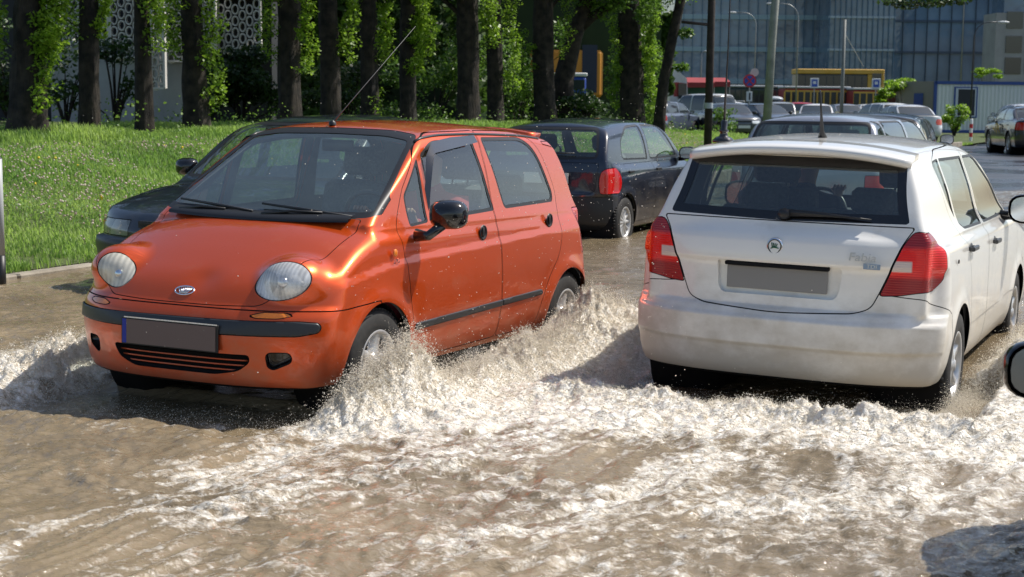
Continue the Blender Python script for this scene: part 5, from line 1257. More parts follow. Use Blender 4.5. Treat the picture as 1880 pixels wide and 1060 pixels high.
# grey estate ahead of the white hatchback
S = gspec(W=1.72, H=1.50, wb=2.6, fo=.85, ro=.80, hood=.82, belt=.98, cowl=-.1, wst=-.85, rst=-2.85, rbt=-3.20, deck=1.0, col=(.36, .38, .42), metal=.5, dirt=.1, glassm=M['glass_d']); add_lamps(S, tl=(.62, .86, .68, None)); add_doors(S)
w_ = car_at('grey_estate', S, 3.40+2.6*cos(RAD(63)), 17.0+2.6*sin(RAD(63)), RAD(63), 'grey estate car just ahead of the white hatchback, only its roof and windows showing', step=.03, mz=1.08)
b = MB(); b.tube([(-3.13, .25, 1.10), (-3.08, .05, 1.20)], [.02, .008], 6); b.build('rear_wiper', M['black'], w_, True)
# dark people carrier ahead on its right, dark hatchback ahead on its left
S = gspec(W=1.70, H=1.49, wb=2.5, fo=.85, ro=.85, hood=.9, belt=1.0, cowl=-.1, wst=-.85, rst=-2.85, rbt=-3.25, deck=1.05, col=(.03, .032, .04), metal=.4, wr=.31); add_lamps(S, tl=(.75, 1.2, .7, None)); add_doors(S)
car_at('dark_people_carrier', S, 5.10+2.5*cos(RAD(71)), 21.8+2.5*sin(RAD(71)), RAD(71), 'dark people carrier ahead to the right of the grey estate', step=.04, mz=1.08)
S = gspec(W=1.70, H=1.46, wb=2.6, fo=.85, ro=.7, hood=.85, belt=.98, cowl=-.1, wst=-.9, rst=-2.5, rbt=-3.15, deck=1.0, col=(.03, .03, .034), metal=.3, third=False); add_lamps(S, tl=(.7, 1.0, .68, None)); add_doors(S)
car_at('black_hatchback', S, 4.62+2.6*cos(RAD(63)), 24.0+2.6*sin(RAD(63)), RAD(63), 'black hatchback two places ahead of the white hatchback, past the grey estate', step=.05)
# black saloon on the right with yellow lettering on its side
S = gspec(W=1.76, H=1.43, wb=2.6, fo=.85, ro=1.05, hood=.82, belt=.95, cowl=-.2, wst=-1.0, rst=-2.35, rbt=-3.05, deck=1.06, col=(.012, .012, .014), wr=.33, third=False, glassm=M['glass_s']); add_lamps(S, tl=(.72, .95, .52, None)); add_doors(S)
tY, tX, tA = 45.0, 14.55, RAD(85)
tx_ = car_at('black_saloon', S, tX+.85*cos(tA-pi/2)+2.6*cos(tA), tY+.85*sin(tA-pi/2)+2.6*sin(tA), tA, 'black saloon on the wet road at the right edge with yellow marking on its door', z=.17, step=.05)
yel = mat('yellow_vinyl', (.70, .42, .02), .4); b = MB(); yy = .892
for (xa, za, xb_, zb_, r_) in ((-1.75, .60, -1.35, .82, .05), (-1.45, .58, -1.15, .80, .055), (-1.25, .62, -.80, .72, .04), (-1.65, .80, -1.10, .84, .03)):
    b.tube([(xa, yy, za), ((xa+xb_)/2, yy, (za+zb_)/2+.06), (xb_, yy, zb_)], [r_*.4, r_, r_*.3], 8)
b.V = [v*np.array([1, .06, 1])+np.array([0, .935*.892+.052, 0]) for v in b.V]
b.build('door_marking', yel, tx_, True)
# the car whose door mirror shows at the right edge
S = gspec(W=1.72, H=1.45, wb=2.6, fo=.85, ro=.9, hood=.82, belt=.93, cowl=-.1, wst=-.85, rst=-2.4, rbt=-3.1, deck=.98, col=(.02, .02, .022)); add_lamps(S); add_doors(S)
mA = RAD(79); mp0 = at(1912, 676, 4.35)
R_ = np.array([[cos(mA), -sin(mA)], [sin(mA), cos(mA)]]); mloc = mp0[:2]-R_@np.array([-.46, 1.0])
nc = car_at('black_car', S, mloc[0], mloc[1], mA, 'black car just outside the right edge, only its door mirror reaching into view', z=-.02, step=.05, mir=(-1,), mz=.98)
mr_ = mirror(nc, -.46, 1.0, mp0[2]+.02, 1, M['plastic_glossy'], 1.05, arm=(.03, -.17, -.03)); mr_.rotation_euler = (0, 0, RAD(6))
# ================================================================== parked cars far off
PG = 'cars parked in the far lot'
far = [  # px centre, Y, yaw deg, colour, kind, label
 (1222, 66, 60, (.08, .10, .14), 'h', 'blue grey parked car half hidden by the leaning tree trunk'),
 (1287, 72, 120, (.62, .63, .62), 'v', 'silver white parked van with sloping windscreen left of the dark pole'),
 (1328, 78, 100, (.75, .76, .76), 'e', 'white parked estate behind the dark pole with a roof rack'),
 (1338, 66, -80, (.04, .05, .06), 's', 'dark parked saloon facing the camera right of the dark pole'),
 (1362, 71, -75, (.28, .33, .38), 's', 'pale blue grey parked saloon facing the camera beside the antenna mast'),
 (1387, 76, 70, (.16, .17, .19), 's', 'grey parked saloon with red tail light left of the concrete pole'),
 (1420, 88, 95, (.03, .05, .10), 'e', 'dark blue parked estate carrying a pale roof box'),
 (1440, 80, 80, (.70, .62, .12), 'h', 'yellow parked car behind the concrete pole'),
 (1472, 76, 75, (.45, .02, .03), 'e', 'red parked estate right of the concrete pole'),
 (1500, 70, 78, (.68, .68, .68), 's', 'white parked saloon in front of the red estate'),
 (1618, 70, 100, (.60, .62, .63), 'e', 'silver parked estate in front of the shrubs by the rusty fence'),
 (1660, 60, 95, (.52, .54, .56), 's', 'light silver parked saloon left of the site office'),
 (1250, 74, 85, (.10, .11, .13), 's', 'dark parked car beside the red lorry cab'),
 (1308, 84, 95, (.66, .67, .66), 'h', 'white parked hatchback between the van and the dark pole'),
 (1402, 68, -70, (.05, .06, .08), 's', 'dark parked saloon just left of the concrete pole'),
 (1432, 72, 80, (.30, .33, .36), 'h', 'grey parked hatchback just right of the concrete pole'),
 (1545, 82, 95, (.20, .22, .26), 's', 'dark grey parked saloon at the foot of the tram pole'),
 (1590, 88, 95, (.62, .62, .60), 's', 'white parked saloon behind the silver estate'),
 (1872, 68, 90, (.55, .57, .60), 'h', 'silver parked car by the second window of the site office')]
protos = {}
for (px, Y, yw, col, kd, lab) in far:
    if kd == 's': a = dict(third=False, deck=1.05, rst=-2.3, rbt=-2.95)
    elif kd == 'h': a = dict(third=False, H=1.50, ro=.6, rst=-2.55, rbt=-3.05)
    elif kd == 'e': a = dict(H=1.50, ro=.95, rst=-3.0, rbt=-3.4)
    else: a = dict(H=1.85, ro=.75, rst=-3.0, rbt=-3.25, cowl=.15, wst=-.7, hood=.95, belt=1.05)
    S = gspec(col=col, glassm=M['glass_far'], wr=.31, **a); add_lamps(S, tl=(.66, .88, .52, None)); add_doors(S)
    x = X_(px, Y); yw = RAD(yw)
    r = car_at('parked_car', S, x+1.3*cos(yw), Y+1.3*sin(yw), yw, lab, z=.17, step=.09, group=PG, inter=False)
    if 'roof box' in lab:
        b = MB(); b.ell((-1.6, 0, 1.66), (.95, .42, .16)); b.build('roof_box', mat('roof_box_grey', (.5, .52, .54), .3), r, True)
    if 'rack' in lab:
        for s in (1, -1): b = MB(); b.tube([(-.9, s*.55, 1.47), (-1.0, s*.55, 1.53), (-2.9, s*.55, 1.53), (-3.0, s*.55, 1.47)], .02, 6); b.build('roof_rail', M['steel'], r, True)
# ================================================================== trucks, trams, tents
def boxy(name, lab, cat, px0, px1, ytop, ybot, Y, depth, col, wins=None, yaw=0.0, band=None, roofcol=None, wheels=(), group=None, rough=.4, wincol=None):
    """large vehicle body seen from one side: placed by measured edges, real depth"""
    x0 = X_(px0, Y); x1 = X_(px1, Y); z1 = ZZ(ytop, Y); z0 = ZZ(ybot, Y)
    r = empty(name, ((x0+x1)/2, Y, 0.17), (0, 0, yaw), lab, cat, group); w2 = (x1-x0)/2; z0 = max(z0-.17, .35); z1 -= .17
    b = MB(); b.box((0, depth/2, (z0+z1)/2), (w2, depth/2, (z1-z0)/2), bev=.12); b.build('body', col, r, False)
    if roofcol: b = MB(); b.box((0, depth/2, z1+.04), (w2+.04, depth/2+.04, .07), bev=.05); b.build('roof', roofcol, r)
    if band: zb0, zb1, bm_ = band; b = MB(); b.box((0, -.003, z0+(z1-z0)*(zb0+zb1)/2), (w2-.02, .012, (z1-z0)*(zb1-zb0)/2)); b.build('stripe', bm_, r)
    if wins:
        n, a0, a1, gap = wins; ww = 2*w2/n
        for i in range(n):
            b = MB(); xc = -w2+ww*(i+.5); b.box((xc, -.012, z0+(z1-z0)*(a0+a1)/2), (ww/2*(1-gap), .015, (z1-z0)*(a1-a0)/2), bev=.01); b.build('window', wincol or M['glass_far'], r)
    for f_ in wheels:
        b = MB(); b.lathe([(0, .02), (.24, .0), (.26, -.03), (.42, -.04), (.46, .02), (.46, .22)], 24, (-w2+2*w2*f_, .05, .46), 'y'); b.build('wheel', M['rubber'], r, True)
    return r, w2, z0, z1
yellow = noisecol('yellow_bus_paint', [(.3, (.60, .33, .03)), (.7, (.62, .38, .08))], 1, .6)
redp = noisecol('red_tram_paint', [(.3, (.38, .03, .03)), (.7, (.36, .06, .05))], 1, .6); whitep = mat('white_lorry_paint', (.70, .70, .68), .4); bluep = mat('blue_van_paint', (.02, .07, .38), .35)
greyroof = mat('pale_roof', (.42, .44, .45), .5)
r, w2, z0, z1 = boxy('box_lorry', 'orange box lorry parked behind the trees in the middle', 'lorry', 972, 1106, 95, 182, 62, 2.4, noisecol('lorry_orange', [(.3, (.62, .24, .02)), (.7, (.72, .30, .03))], .8, .5), wheels=(.15, .85))
b = MB(); b.box((w2+.012-.55, -.012, (z0+z1)/2+.2), (.30, .012, .95)); b.build('rear_door', mat('dark_blue_panel', (.01, .02, .05), .3), r)
r, w2, z0, z1 = boxy('blue_van', 'blue van with a white roof parked in front of the orange lorry', 'van', 1018, 1076, 142, 206, 58, 1.9, bluep, wins=(2, .60, .88, .2), roofcol=whitep, wheels=(.2, .8))
r, w2, z0, z1 = boxy('red_lorry_cab', 'lorry with red lower half and white cab beside the leaning tree', 'lorry', 1232, 1262, 150, 236, 74, 2.4, redp, wheels=(.3, .75))
b = MB(); V = [(-w2-.05, -.03, z0+.9), (w2+.05, -.03, z0+.9), (w2+.02, -.03, z0+1.25), (w2-.05, -.0, z1+.1), (-w2+.05, .1, z1+.75), (-w2-.05, .1, z1+.75)]; V2 = [(x, 2.4, z) for x, y, z in V]
b.add(V+V2, [(0, 1, 2, 3, 4, 5), (11, 10, 9, 8, 7, 6)]+[(i, i+6, (i+1) % 6+6, (i+1) % 6) for i in range(6)]); b.build('cab', whitep, r)
b = MB(); b.box((.14, -.05, z0+1.62), (w2*.50, .02, .36)); b.build('windscreen', M['glass_far'], r)
b = MB(); b.box((0, -.05, z0+.35), (.28, .02, .16)); b.build('grille', M['steel'], r)
# long yellow and red tram with a pale roof; second tram higher behind
r, w2, z0, z1 = boxy('tram', 'long yellow and red tram with a pale roof standing behind the parked cars', 'tram', 1440, 1560, 161, 214, 100, 2.4, redp, wins=(10, .42, .86, .18), band=(.40, .92, yellow), roofcol=greyroof)
for i in range(11):
    b = MB(); b.box((-w2+i*2*w2/10, -.03, z0+(z1-z0)*.62), (.05, .012, (z1-z0)*.25)); b.build('window_pillar', yellow, r)
r, w2, z0, z1 = boxy('tram', 'short rear tram car with yellow doors right of the concrete post', 'tram', 1566, 1640, 163, 214, 98, 2.4, redp, wins=(6, .42, .86, .2), band=(.35, .92, yellow), roofcol=greyroof)
r, w2, z0, z1 = boxy('tram', 'dark low tram on the left seen behind parked cars and signs', 'tram', 1285, 1436, 160, 200, 104, 2.4, mat('dark_green_tram', (.03, .05, .05), .4), wins=(14, .3, .85, .16), roofcol=greyroof)
r, w2, z0, z1 = boxy('bus', 'yellow bus with orange roof edge standing higher behind the trams', 'bus', 1464, 1620, 133, 168, 112, 2.5, mat('bus_dark_side', (.05, .06, .07), .3), wins=(12, .20, .86, .10))
b = MB(); b.box((0, 1.2, z1+.10), (w2+.06, 1.3, .18), bev=.05); b.build('roof', yellow, r)
b = MB(); b.box((w2-.55, -.05, (z0+z1)/2-.1), (.60, .06, (z1-z0)/2), bev=.05); f_ = b.build('front', yellow, r)
b = MB(); b.box((w2-.50, -.13, (z0+z1)/2+.25), (.34, .02, .42), bev=.02); b.build('pane', M['glass_far'], f_)
# red awnings
for i, (a, c, yt, yb) in enumerate(((1252, 1312, 143, 162), (1300, 1340, 143, 160))):
    Y = 92+i*3; x0 = X_(a, Y); x1 = X_(c, Y); z1 = ZZ(yt, Y); z0 = ZZ(yb, Y)
    r = empty('market_tent', ((x0+x1)/2, Y, .17), (0, 0, 0), ['red awning of a stall left of the dark pole', 'red awning of a stall behind the dark pole, right of the first'][i], 'awning'); w2 = (x1-x0)/2; z0 -= .17; z1 -= .17
    b = MB(); b.add([(-w2, 0, z0), (w2, 0, z0), (w2, 0, z0+.3), (-w2, 0, z0+.3), (-w2*.9, 1.6, z1), (w2*.9, 1.6, z1), (-w2, 3, z0), (w2, 3, z0)], [(0, 1, 2, 3), (3, 2, 5, 4), (4, 5, 7, 6)]); b.build('canopy', noisecol('red_canvas', [(.3, (.22, .03, .035)), (.7, (.34, .05, .05))], 1, .9), r)
    for sx in (-w2, w2):
        b = MB(); b.tube([(sx*.96, .1, 0), (sx*.96, .1, z0+.1)], .03, 6); b.build('leg', M['steel'], r)
    b = MB(); b.box((0, 1.8, z0/2), (w2*.8, .8, z0/2)); b.build('counter', mat('stall_green', (.03, .10, .08), .7), r)
# ================================================================== site office, fence, bollard
M['office'] = mat('office_steel', (.62, .66, .63), .5); M['bluef'] = mat('blue_frame', (.015, .06, .24), .4)
Y = 78; x0 = X_(1716, Y); x1 = x0+8.2; z1 = ZZ(147, Y)-.17
r = empty('site_office', (x0, Y, .17), (0, 0, RAD(6)), 'long grey corrugated site office cabin with blue frame and two dark windows', 'cabin')
b = MB(); n = int(8.2/.10); 
V = []
for i in range(n+1):
    d_ = .0 if i % 2 else .035
    V += [(i*.10, -d_, .12), (i*.10, -d_, z1-.12)]
b.add(V, [(i*2, i*2+2, i*2+3, i*2+1) for i in range(n)]); b.build('wall', M['office'], r)
b = MB(); b.box((4.1, 1.25, z1/2), (4.08, 1.2, z1/2-.05)); b.build('core', mat('office_side', (.25, .25, .22), .6), r)
b = MB(); b.add([(-1.1, 1.4, .1), (0, -.0, .1), (0, 0, z1), (-1.1, 1.4, z1), (-1.1, 2.6, .1), (-1.1, 2.6, z1), (.1, 1.5, z1), (.1, 1.5, .1)], [(0, 1, 2, 3), (4, 0, 3, 5), (3, 2, 6, 5), (1, 7, 6, 2)]); b.build('end_wall', mat('office_end', (.22, .22, .19), .6), r)
b = MB(); b.box((4.1, -.03, z1-.06), (4.16, .06, .08)); b.box((0, -.03, z1/2), (.07, .06, z1/2)); b.box((4.1, -.03, .08), (4.16, .05, .07)); b.build('frame', M['bluef'], r)
b = MB(); b.add([(-.75, .92, .3), (-.42, .50, .3), (-.42, .50, z1-.6), (-.75, .92, z1-.6)], [(0, 1, 2, 3)]); q = b.build('door', M['bluef'], r); q.location = (-.02, -.03, 0)
for wx in (1.05, 5.35):
    b = MB(); b.box((wx+.55, -.05, 1.55), (.62, .035, .78)); fr_ = b.build('window', M['bluef'], r)
    b = MB(); b.box((wx+.55, -.085, 1.55), (.54, .01, .72)); b.build('window_frame', mat('pale_frame', (.5, .55, .6), .4), fr_)
    b = MB(); b.box((wx+.58, -.10, 1.55), (.44, .01, .66)); b.build('pane', mat('dark_pane', (.02, .025, .03), .35, spec=.3), fr_)
# rusty red fence panels
Y = 82
def pxz(px, py, Y): return (X_(px, Y), ZZ(py, Y))
x0, z1 = pxz(1628, 168, Y); x1, _ = pxz(1690, 168, Y)
b = MB(); m_ = 18; V = []
for i in range(m_*2+1):
    xx = x0+(x1-x0)*i/(m_*2); V += [(xx, Y-(.05 if i % 2 else 0), .17), (xx, Y-(.05 if i % 2 else 0), z1)]
b.add(V, [(i*2, i*2+2, i*2+3, i*2+1) for i in range(m_*2)]); b.box(((x0+x1)/2, Y+.03, z1), ((x1-x0)/2, .04, .04))
tag(b.build('metal_fence', noisecol('rusty_red', [(.3, (.13, .045, .035)), (.7, (.20, .07, .055))], 3, .8)), 'rusty red metal fence beside the site office', 'fence')
x_, _ = pxz(1785, 260, 61)
r = empty('striped_bollard', (x_, 61, .17), (0, 0, 0), 'red and white striped bollard standing in front of the site office', 'bollard')
b = MB(); b.lathe([(.0, .88), (.05, .88), (.06, .85), (.06, 0)], 16); b.build('post', mat('bollard_white', (.75, .75, .72), .5), r, True)
for k in (.25, .60): b = MB(); b.lathe([(.064, .17), (.064, 0)], 16, (0, 0, k-.09)); b.build('red_band', mat('bollard_red', (.55, .02, .02), .5), r, True)
# ================================================================== glass office block, stone block
gl_b = mat('curtain_glass', (.045, .085, .12), .07, spec=.8); L(gl_b, ramp(gl_b, noise(gl_b, .12, 4), [(.35, (.09, .14, .20)), (.65, (.21, .31, .41))]), P(gl_b).inputs['Base Color'])  # base colour paled towards blue to stand for distance haze
bmp = N(gl_b, 'ShaderNodeBump'); bmp.inputs['Distance'].default_value = .25; bmp.inputs['Strength'].default_value = .35; L(gl_b, noise(gl_b, .35, 3), bmp.inputs['Height']); L(gl_b, bmp.outputs[0], P(gl_b).inputs['Normal'])
mull = mat('mullion_grey', (.10, .17, .24), .4, .5); slabm = mat('floor_slab_pale', (.32, .42, .45), .5); mull_d = mat('mullion_dark', (.03, .05, .07), .4)
def tower(name, lab, x0, x1, Y, H_, depth, fh, mw, yaw=0, gm=gl_b, sm=slabm, mm=mull, slab_t=.25, z0=0):
    r = empty(name, (x0, Y, .17), (0, 0, yaw), lab, 'office building'); W_ = x1-x0
    b = MB(); b.box((W_/2, depth/2, H_/2+z0), (W_/2, depth/2, H_/2)); b.build('glass_wall', gm, r)
    nf = int(H_/fh)
    b = MB()
    for i in range(nf+1): b.box((W_/2, -.06, i*fh+.3), (W_/2+.1, .12, slab_t/2))
    b.build('floor_bands', sm, r)
    b = MB(); n = int(W_/mw)
    for i in range(n+1): b.box((i*W_/n, -.12, H_/2), (.03, .07, H_/2))
    b.build('mullions', mm, r); return r
r1 = tower('glass_office', 'blue glass office building with thin vertical mullions at top centre right', X_(1235, 165), X_(1522, 165), 165, 26, 20, 3.4, .95, RAD(0), slab_t=.5)
r2 = tower('glass_office', 'projecting glass block with pale floor bands in the middle of the offices', X_(1518, 158), X_(1636, 158), 158, 26, 22, 3.3, .55, 0, slab_t=.22, sm=mat('band_white', (.40, .46, .5), .4))
r3 = tower('glass_office', 'dark blue glass office wing on the right behind the site office', X_(1630, 170), X_(1850, 170), 170, 30, 20, 3.4, 1.3, 0, sm=mat('band_dark', (.06, .09, .13), .4), mm=mull_d)
stone = noisecol('beige_stone', [(.3, (.30, .28, .26)), (.7, (.40, .38, .35))], .6, .8)
Y = 150; r = empty('stone_office', (X_(1822, Y), Y, .17), (0, 0, 0), 'beige stone office block with square dark windows at the top right corner', 'office building')
b = MB(); b.box((9, 2, 5.15), (9, 2, 5.15)); b.build('wall', stone, r)
for i in range(5):
    for j in range(2):
        b = MB(); b.box((1.05+i*1.95+.75, -.03, 1.9+j*0+3.75*j*.62+1.0), (.78, .05, .80)); q = b.build('window', M['glass_far'], r)
b = MB(); b.box((9.4, 2.2, 13), (8.6, 1.9, 2.7)); b.build('upper_storey', gl_b, r)
for j in (3, 4):
    for i in range(5): b = MB(); b.box((1.8+i*1.95, -.03, .3+j*2.33), (.78, .05, .80)); b.build('window', M['glass_far'], r)
# ================================================================== poles, lamps, signs
wood = noisecol('dark_pole_wood', [(.3, (.018, .014, .012)), (.7, (.045, .036, .03))], 6, .9, bump=.01); conc = noisecol('pole_concrete', [(.3, (.20, .21, .18)), (.7, (.33, .34, .30))], 3, .85, bump=.004)
def gz(x, y): return float(ground_z(np.array([x]), np.array([y]))[0])
Y = 33.0; x = X_(1301, Y); z = gz(x, Y); b = MB(); b.tube([(x, Y, z-.3), (x+.01, Y, 3), (x+.03, Y, 6.5)], [.088, .082, .075], 14)
po = empty('utility_pole', (0, 0, 0), (0, 0, 0), 'dark timber utility pole with a side arm standing on the grass by the car park', 'pole'); b.build('pole', wood, po, True)
b = MB(); zz = ZZ(45, Y); b.tube([(x, Y, zz-.02), (X_(1246, Y), Y-.3, zz+.02)], .032, 8); b.build('arm', wood, po, True)
b = MB(); z3 = ZZ(195, Y); b.lathe([(.092, -.06), (.094, .06)], 14, (x, Y, z3)); b.build('pale_band', mat('pale_tape', (.4, .45, .48), .6), po, True)
Y = 42.0; x = X_(1410, Y); b = MB(); b.tube([(x-.05, Y, .1), (x+.06, Y, 3.2), (x+.28, Y, 7.5)], [.125, .11, .10], 16); tag(b.build('concrete_pole', conc, smooth=True), 'thick pale concrete pole right of the antenna mast, leaning slightly', 'pole')
Y = 70.0; x = X_(1545, Y); po = empty('tram_pole', (0, 0, 0), (0, 0, 0), 'grey tram pole with a stay wire in front of the middle glass block', 'pole'); b = MB(); b.tube([(x, Y, .1), (x+.02, Y, ZZ(35, Y))], [.09, .07], 10); b.build('pole', mat('pole_grey', (.16, .17, .16), .6), po, True)
z = ZZ(58, Y); b = MB(); b.tube([(x, Y, z), (X_(1610, Y), Y+3, ZZ(118, Y))], .018, 5); b.build('stay_wire', M['steel'], po)
def lamp(px, Y, ytop, arm, lab, col=None):
    x = X_(px, Y); zt_ = ZZ(ytop, Y); r = empty('street_lamp', (x, Y, .17), (0, 0, 0), lab, 'street lamp'); m_ = col or M['steel']
    a = np.linspace(0, pi/2, 8); rad = abs(arm)*.8
    pts = [(0, 0, 0), (0, 0, zt_-rad)]+[(np.sign(arm)*rad*(1-cos(t)), 0, zt_-rad+rad*sin(t)) for t in a[1:]]+[(arm*1.4, 0, zt_+.02)]
    b = MB(); b.tube(pts, [.04]*2+[.025]*(len(pts)-2), 8); b.build('post', m_, r, True)
    b = MB(); b.ell((arm*1.55, 0, zt_), (.30, .12, .07)); b.build('lamp_head', mat('lamp_head_grey', (.5, .52, .52), .4), r, True)
lamp(1461, 95, 12, -1.1, 'thin grey street lamp with an arm reaching left, before the glass offices')
lamp(1384, 110, 28, -1.1, 'thin street lamp between the antenna mast and concrete pole, arm to the left')
lamp(1783, 75, 44, .9, 'dark curved street lamp rising behind the site office', mat('lamp_dark', (.03, .035, .04), .4))
lamp(1762, 120, -60, .6, 'tall pale lamp mast in front of the dark glass wing')
lamp(1286, 100, 100, .3, 'short pale lamp post left of the dark utility pole')
# no stopping sign
Y = 68.0; x = X_(1375, Y); r = empty('traffic_sign', (x, Y, .17), (0, 0, 0), 'blue and red no stopping sign with a white plate below', 'traffic sign'); z = ZZ(149, Y)-.17
b = MB(); b.tube([(0, 0, 0), (0, 0, z+.4)], .035, 8); b.build('post', M['steel'], r)
redm = mat('sign_red', (.60, .02, .04), .4); blm = mat('sign_blue', (.02, .08, .45), .4)
b = MB(); b.lathe([(0, -.04), (.22, -.04), (.29, -.04), (.29, -.01), (0, -.01)], 28, (0, 0, z), 'y'); q = b.build('disc', redm, r)
b = MB(); b.lathe([(0, -.048), (.22, -.048), (.22, -.03)], 28, (0, 0, z), 'y'); b.build('field', blm, q)
for sg in (1, -1):
    b = MB(); Rm = np.array([[cos(pi/4*sg), 0, -sin(pi/4*sg)], [0, 1, 0], [sin(pi/4*sg), 0, cos(pi/4*sg)]]); b.box((0, -.056-.004*sg, z), (.22, .005, .03), M=Rm); b.build('cross_bar', redm, q)
b = MB(); b.box((0, -.03, z-.68), (.13, .012, .22), bev=.01); q = b.build('plate', mat('sign_white', (.7, .72, .72), .4), r)
b = MB(); b.box((.02, -.048, z-.68), (.035, .004, .15)); b.build('symbol', M['black'], q)
b = MB(); b.lathe([(0, -.04), (.18, -.04), (.18, -.01)], 24, (.26, .3, z+.38), 'y'); b.build('round_plate', mat('sign_pale', (.62, .55, .54), .4), r)
for px, Y, lab in ((1494, 88, 'blue and white tram stop sign left of the tram pole'), (1607, 86, 'blue tram stop sign standing before the yellow bus front')):
    x = X_(px, Y); z = ZZ(152, Y)-.17; r = empty('stop_sign', (x, Y, .17), (0, 0, 0), lab, 'sign')
    b = MB(); b.tube([(0, 0, 0), (0, 0, z)], .03, 8); b.build('post', M['steel'], r)
    b = MB(); b.box((0, -.03, z), (.24, .02, .28), bev=.02); q = b.build('panel', mat('panel_white', (.65, .68, .72), .4), r)
    b = MB(); b.box((0, -.055, z), (.16, .008, .20)); b.build('field', blm, q)
    b = MB(); b.box((0, -.066, z+.03), (.09, .004, .08)); b.build('symbol', mat('sym_white', (.7, .72, .75), .4), q)
# grey signpost with a black foot at the left edge
p0 = gnd(3, 522, .12); r = empty('signpost', (p0[0], p0[1], 0), (0, 0, 0), 'grey post with a black foot standing in the water at the left edge', 'post')
b = MB(); b.tube([(0, 0, .32), (0, 0, 1.12)], .034, 16); b.build('post', mat('post_grey', (.38, .39, .38), .5), r, True)
b = MB(); b.tube([(0, 0, 0), (0, 0, .35)], .037, 16); b.build('foot', M['black'], r, True)
b = MB(); b.ell((0, 0, 1.12), (.034, .034, .02)); b.build('cap', M['black'], r, True)
# ================================================================== trees
bark = noisecol('bark', [(.35, (.007, .0055, .004)), (.7, (.050, .038, .027))], 7, .92); 
t_ = N(bark, 'ShaderNodeTexCoord'); mp_b = N(bark, 'ShaderNodeMapping'); mp_b.inputs['Scale'].default_value = (14, 14, 2.5); L(bark, t_.outputs['Object'], mp_b.inputs[0])
bb = N(bark, 'ShaderNodeBump'); bb.inputs['Distance'].default_value = .05; L(bark, noise(bark, 1, 6, .7, vec=mp_b.outputs[0], dist=1), bb.inputs['Height']); L(bark, bb.outputs[0], P(bark).inputs['Normal'])
leaf_b = leafmat('poplar_leaf', (.12, .22, .015), (.26, .40, .04), .5, .4, 2)
leaf_d = leafmat('dark_leaf', (.018, .045, .010), (.05, .10, .02), .3, .45, 1.2)
leaf_m = leafmat('mid_leaf', (.055, .12, .015), (.14, .25, .035), .4, .45, 1.5)
def leaves(name, C_, size, m, parent=None, up=.3):
    V, F = leaf_quads(C_, size, nrm_up=up); return mesh_obj(name, V, F, m, parent, smooth=False)
def clump_pts(centres, rad, per):
    out = []
    for c, r in zip(centres, rad):
        n = int(per*(r[0] if np.ndim(r) else r)**1.0*10) if per < 1 else per
        d = rng.normal(size=(n, 3)); d /= np.linalg.norm(d, axis=1)[:, None]; d *= (rng.random((n, 1))**.45); out.append(np.array(c)+d*np.array(r))
    return np.concatenate(out)
def trunk_mesh(p0, p1, r0, r1, seed, bend=.15, flare=1.5, n=22, m_=40, extra=None):
    mb = MB(); t = np.linspace(0, 1, m_); p0 = np.array(p0, float); p1 = np.array(p1, float); V = []
    for i, tt in enumerate(t):
        c = p0*(1-tt)+p1*tt+np.array([bend*sin(tt*3+seed), bend*cos(tt*2.3+seed), 0])*tt
        z = tt*(p1[2]-p0[2]); r = r0*(1-tt)+r1*tt; r *= 1+(flare-1)*math.exp(-z/.28)
        for j in range(n):
            a = 2*pi*j/n; rr = r*(1+.20*float(pn(np.array([a*2.0+seed]), np.array([z*.6+seed]))[0])+.07*cos(a*5+seed)*math.exp(-z/.5)+.10*float(pn(np.array([a*5.0+seed]), np.array([z*2.5+seed]))[0]))
            V.append(c+rr*np.array([cos(a), sin(a), 0]))
    mb.add(V, [(i*n+j, i*n+(j+1) % n, (i+1)*n+(j+1) % n, (i+1)*n+j) for i in range(m_-1) for j in range(n)]); return mb
# px of base, px at top of frame, base y, width px, shoots (px offset, ytop, ybot, density)
TR = [(52, 62, 242, 60, [(48, 0, 120, 1.5), (-50, 0, 90, 1.1), (40, 90, 210, .45)], 'thick poplar trunk at the left edge with flared roots'),
 (166, 168, 238, 38, [(-26, 0, 80, .35), (8, 0, 20, .2)], 'slim dark poplar trunk second from the left before the lattice screen'),
 (268, 265, 240, 32, [(24, 0, 50, .5)], 'thinnest poplar trunk, third from the left, in front of the grey wall'),
 (362, 352, 234, 44, [(34, 0, 210, .5), (28, 40, 130, .3)], 'poplar trunk with young shoots at the right end of the lattice screen'),
 (532, 528, 226, 44, [(-36, 40, 120, .5), (34, 0, 140, .8)], 'poplar trunk above the left end of the orange roof with bright shoots'),
 (608, 602, 226, 38, [(32, 40, 120, .6)], 'mossy poplar trunk right behind the orange car aerial'),
 (680, 676, 224, 34, [(26, 0, 120, .9), (10, 170, 220, .2)], 'poplar trunk left of the leafiest shoots above the orange roof'),
 (748, 745, 224, 30, [(14, 0, 140, 1.6), (34, 40, 110, 1.0)], 'poplar trunk wrapped in bright leafy shoots above the orange roof'),
 (858, 853, 226, 42, [(38, 0, 60, .4)], 'straight dark trunk above the rear of the orange roof'),
 (908, 905, 226, 30, [(30, 60, 170, .9), (-16, 40, 120, .5)], 'dark leafy trunk between the orange car and the navy hatchback'),
 (1000, 993, 228, 40, [(-40, 60, 180, .9)], 'dark trunk left of the forked tree above the navy hatchback'),
 (1158, 1148, 238, 44, [(34, 0, 210, 2.0), (-34, 60, 200, 1.2), (20, 0, 120, 1.5)], 'trunk wrapped in green ivy left of the leaning tree')]
ROW0 = np.array([-6.4, 20.0]); TG = 'poplars in the row along the bank'
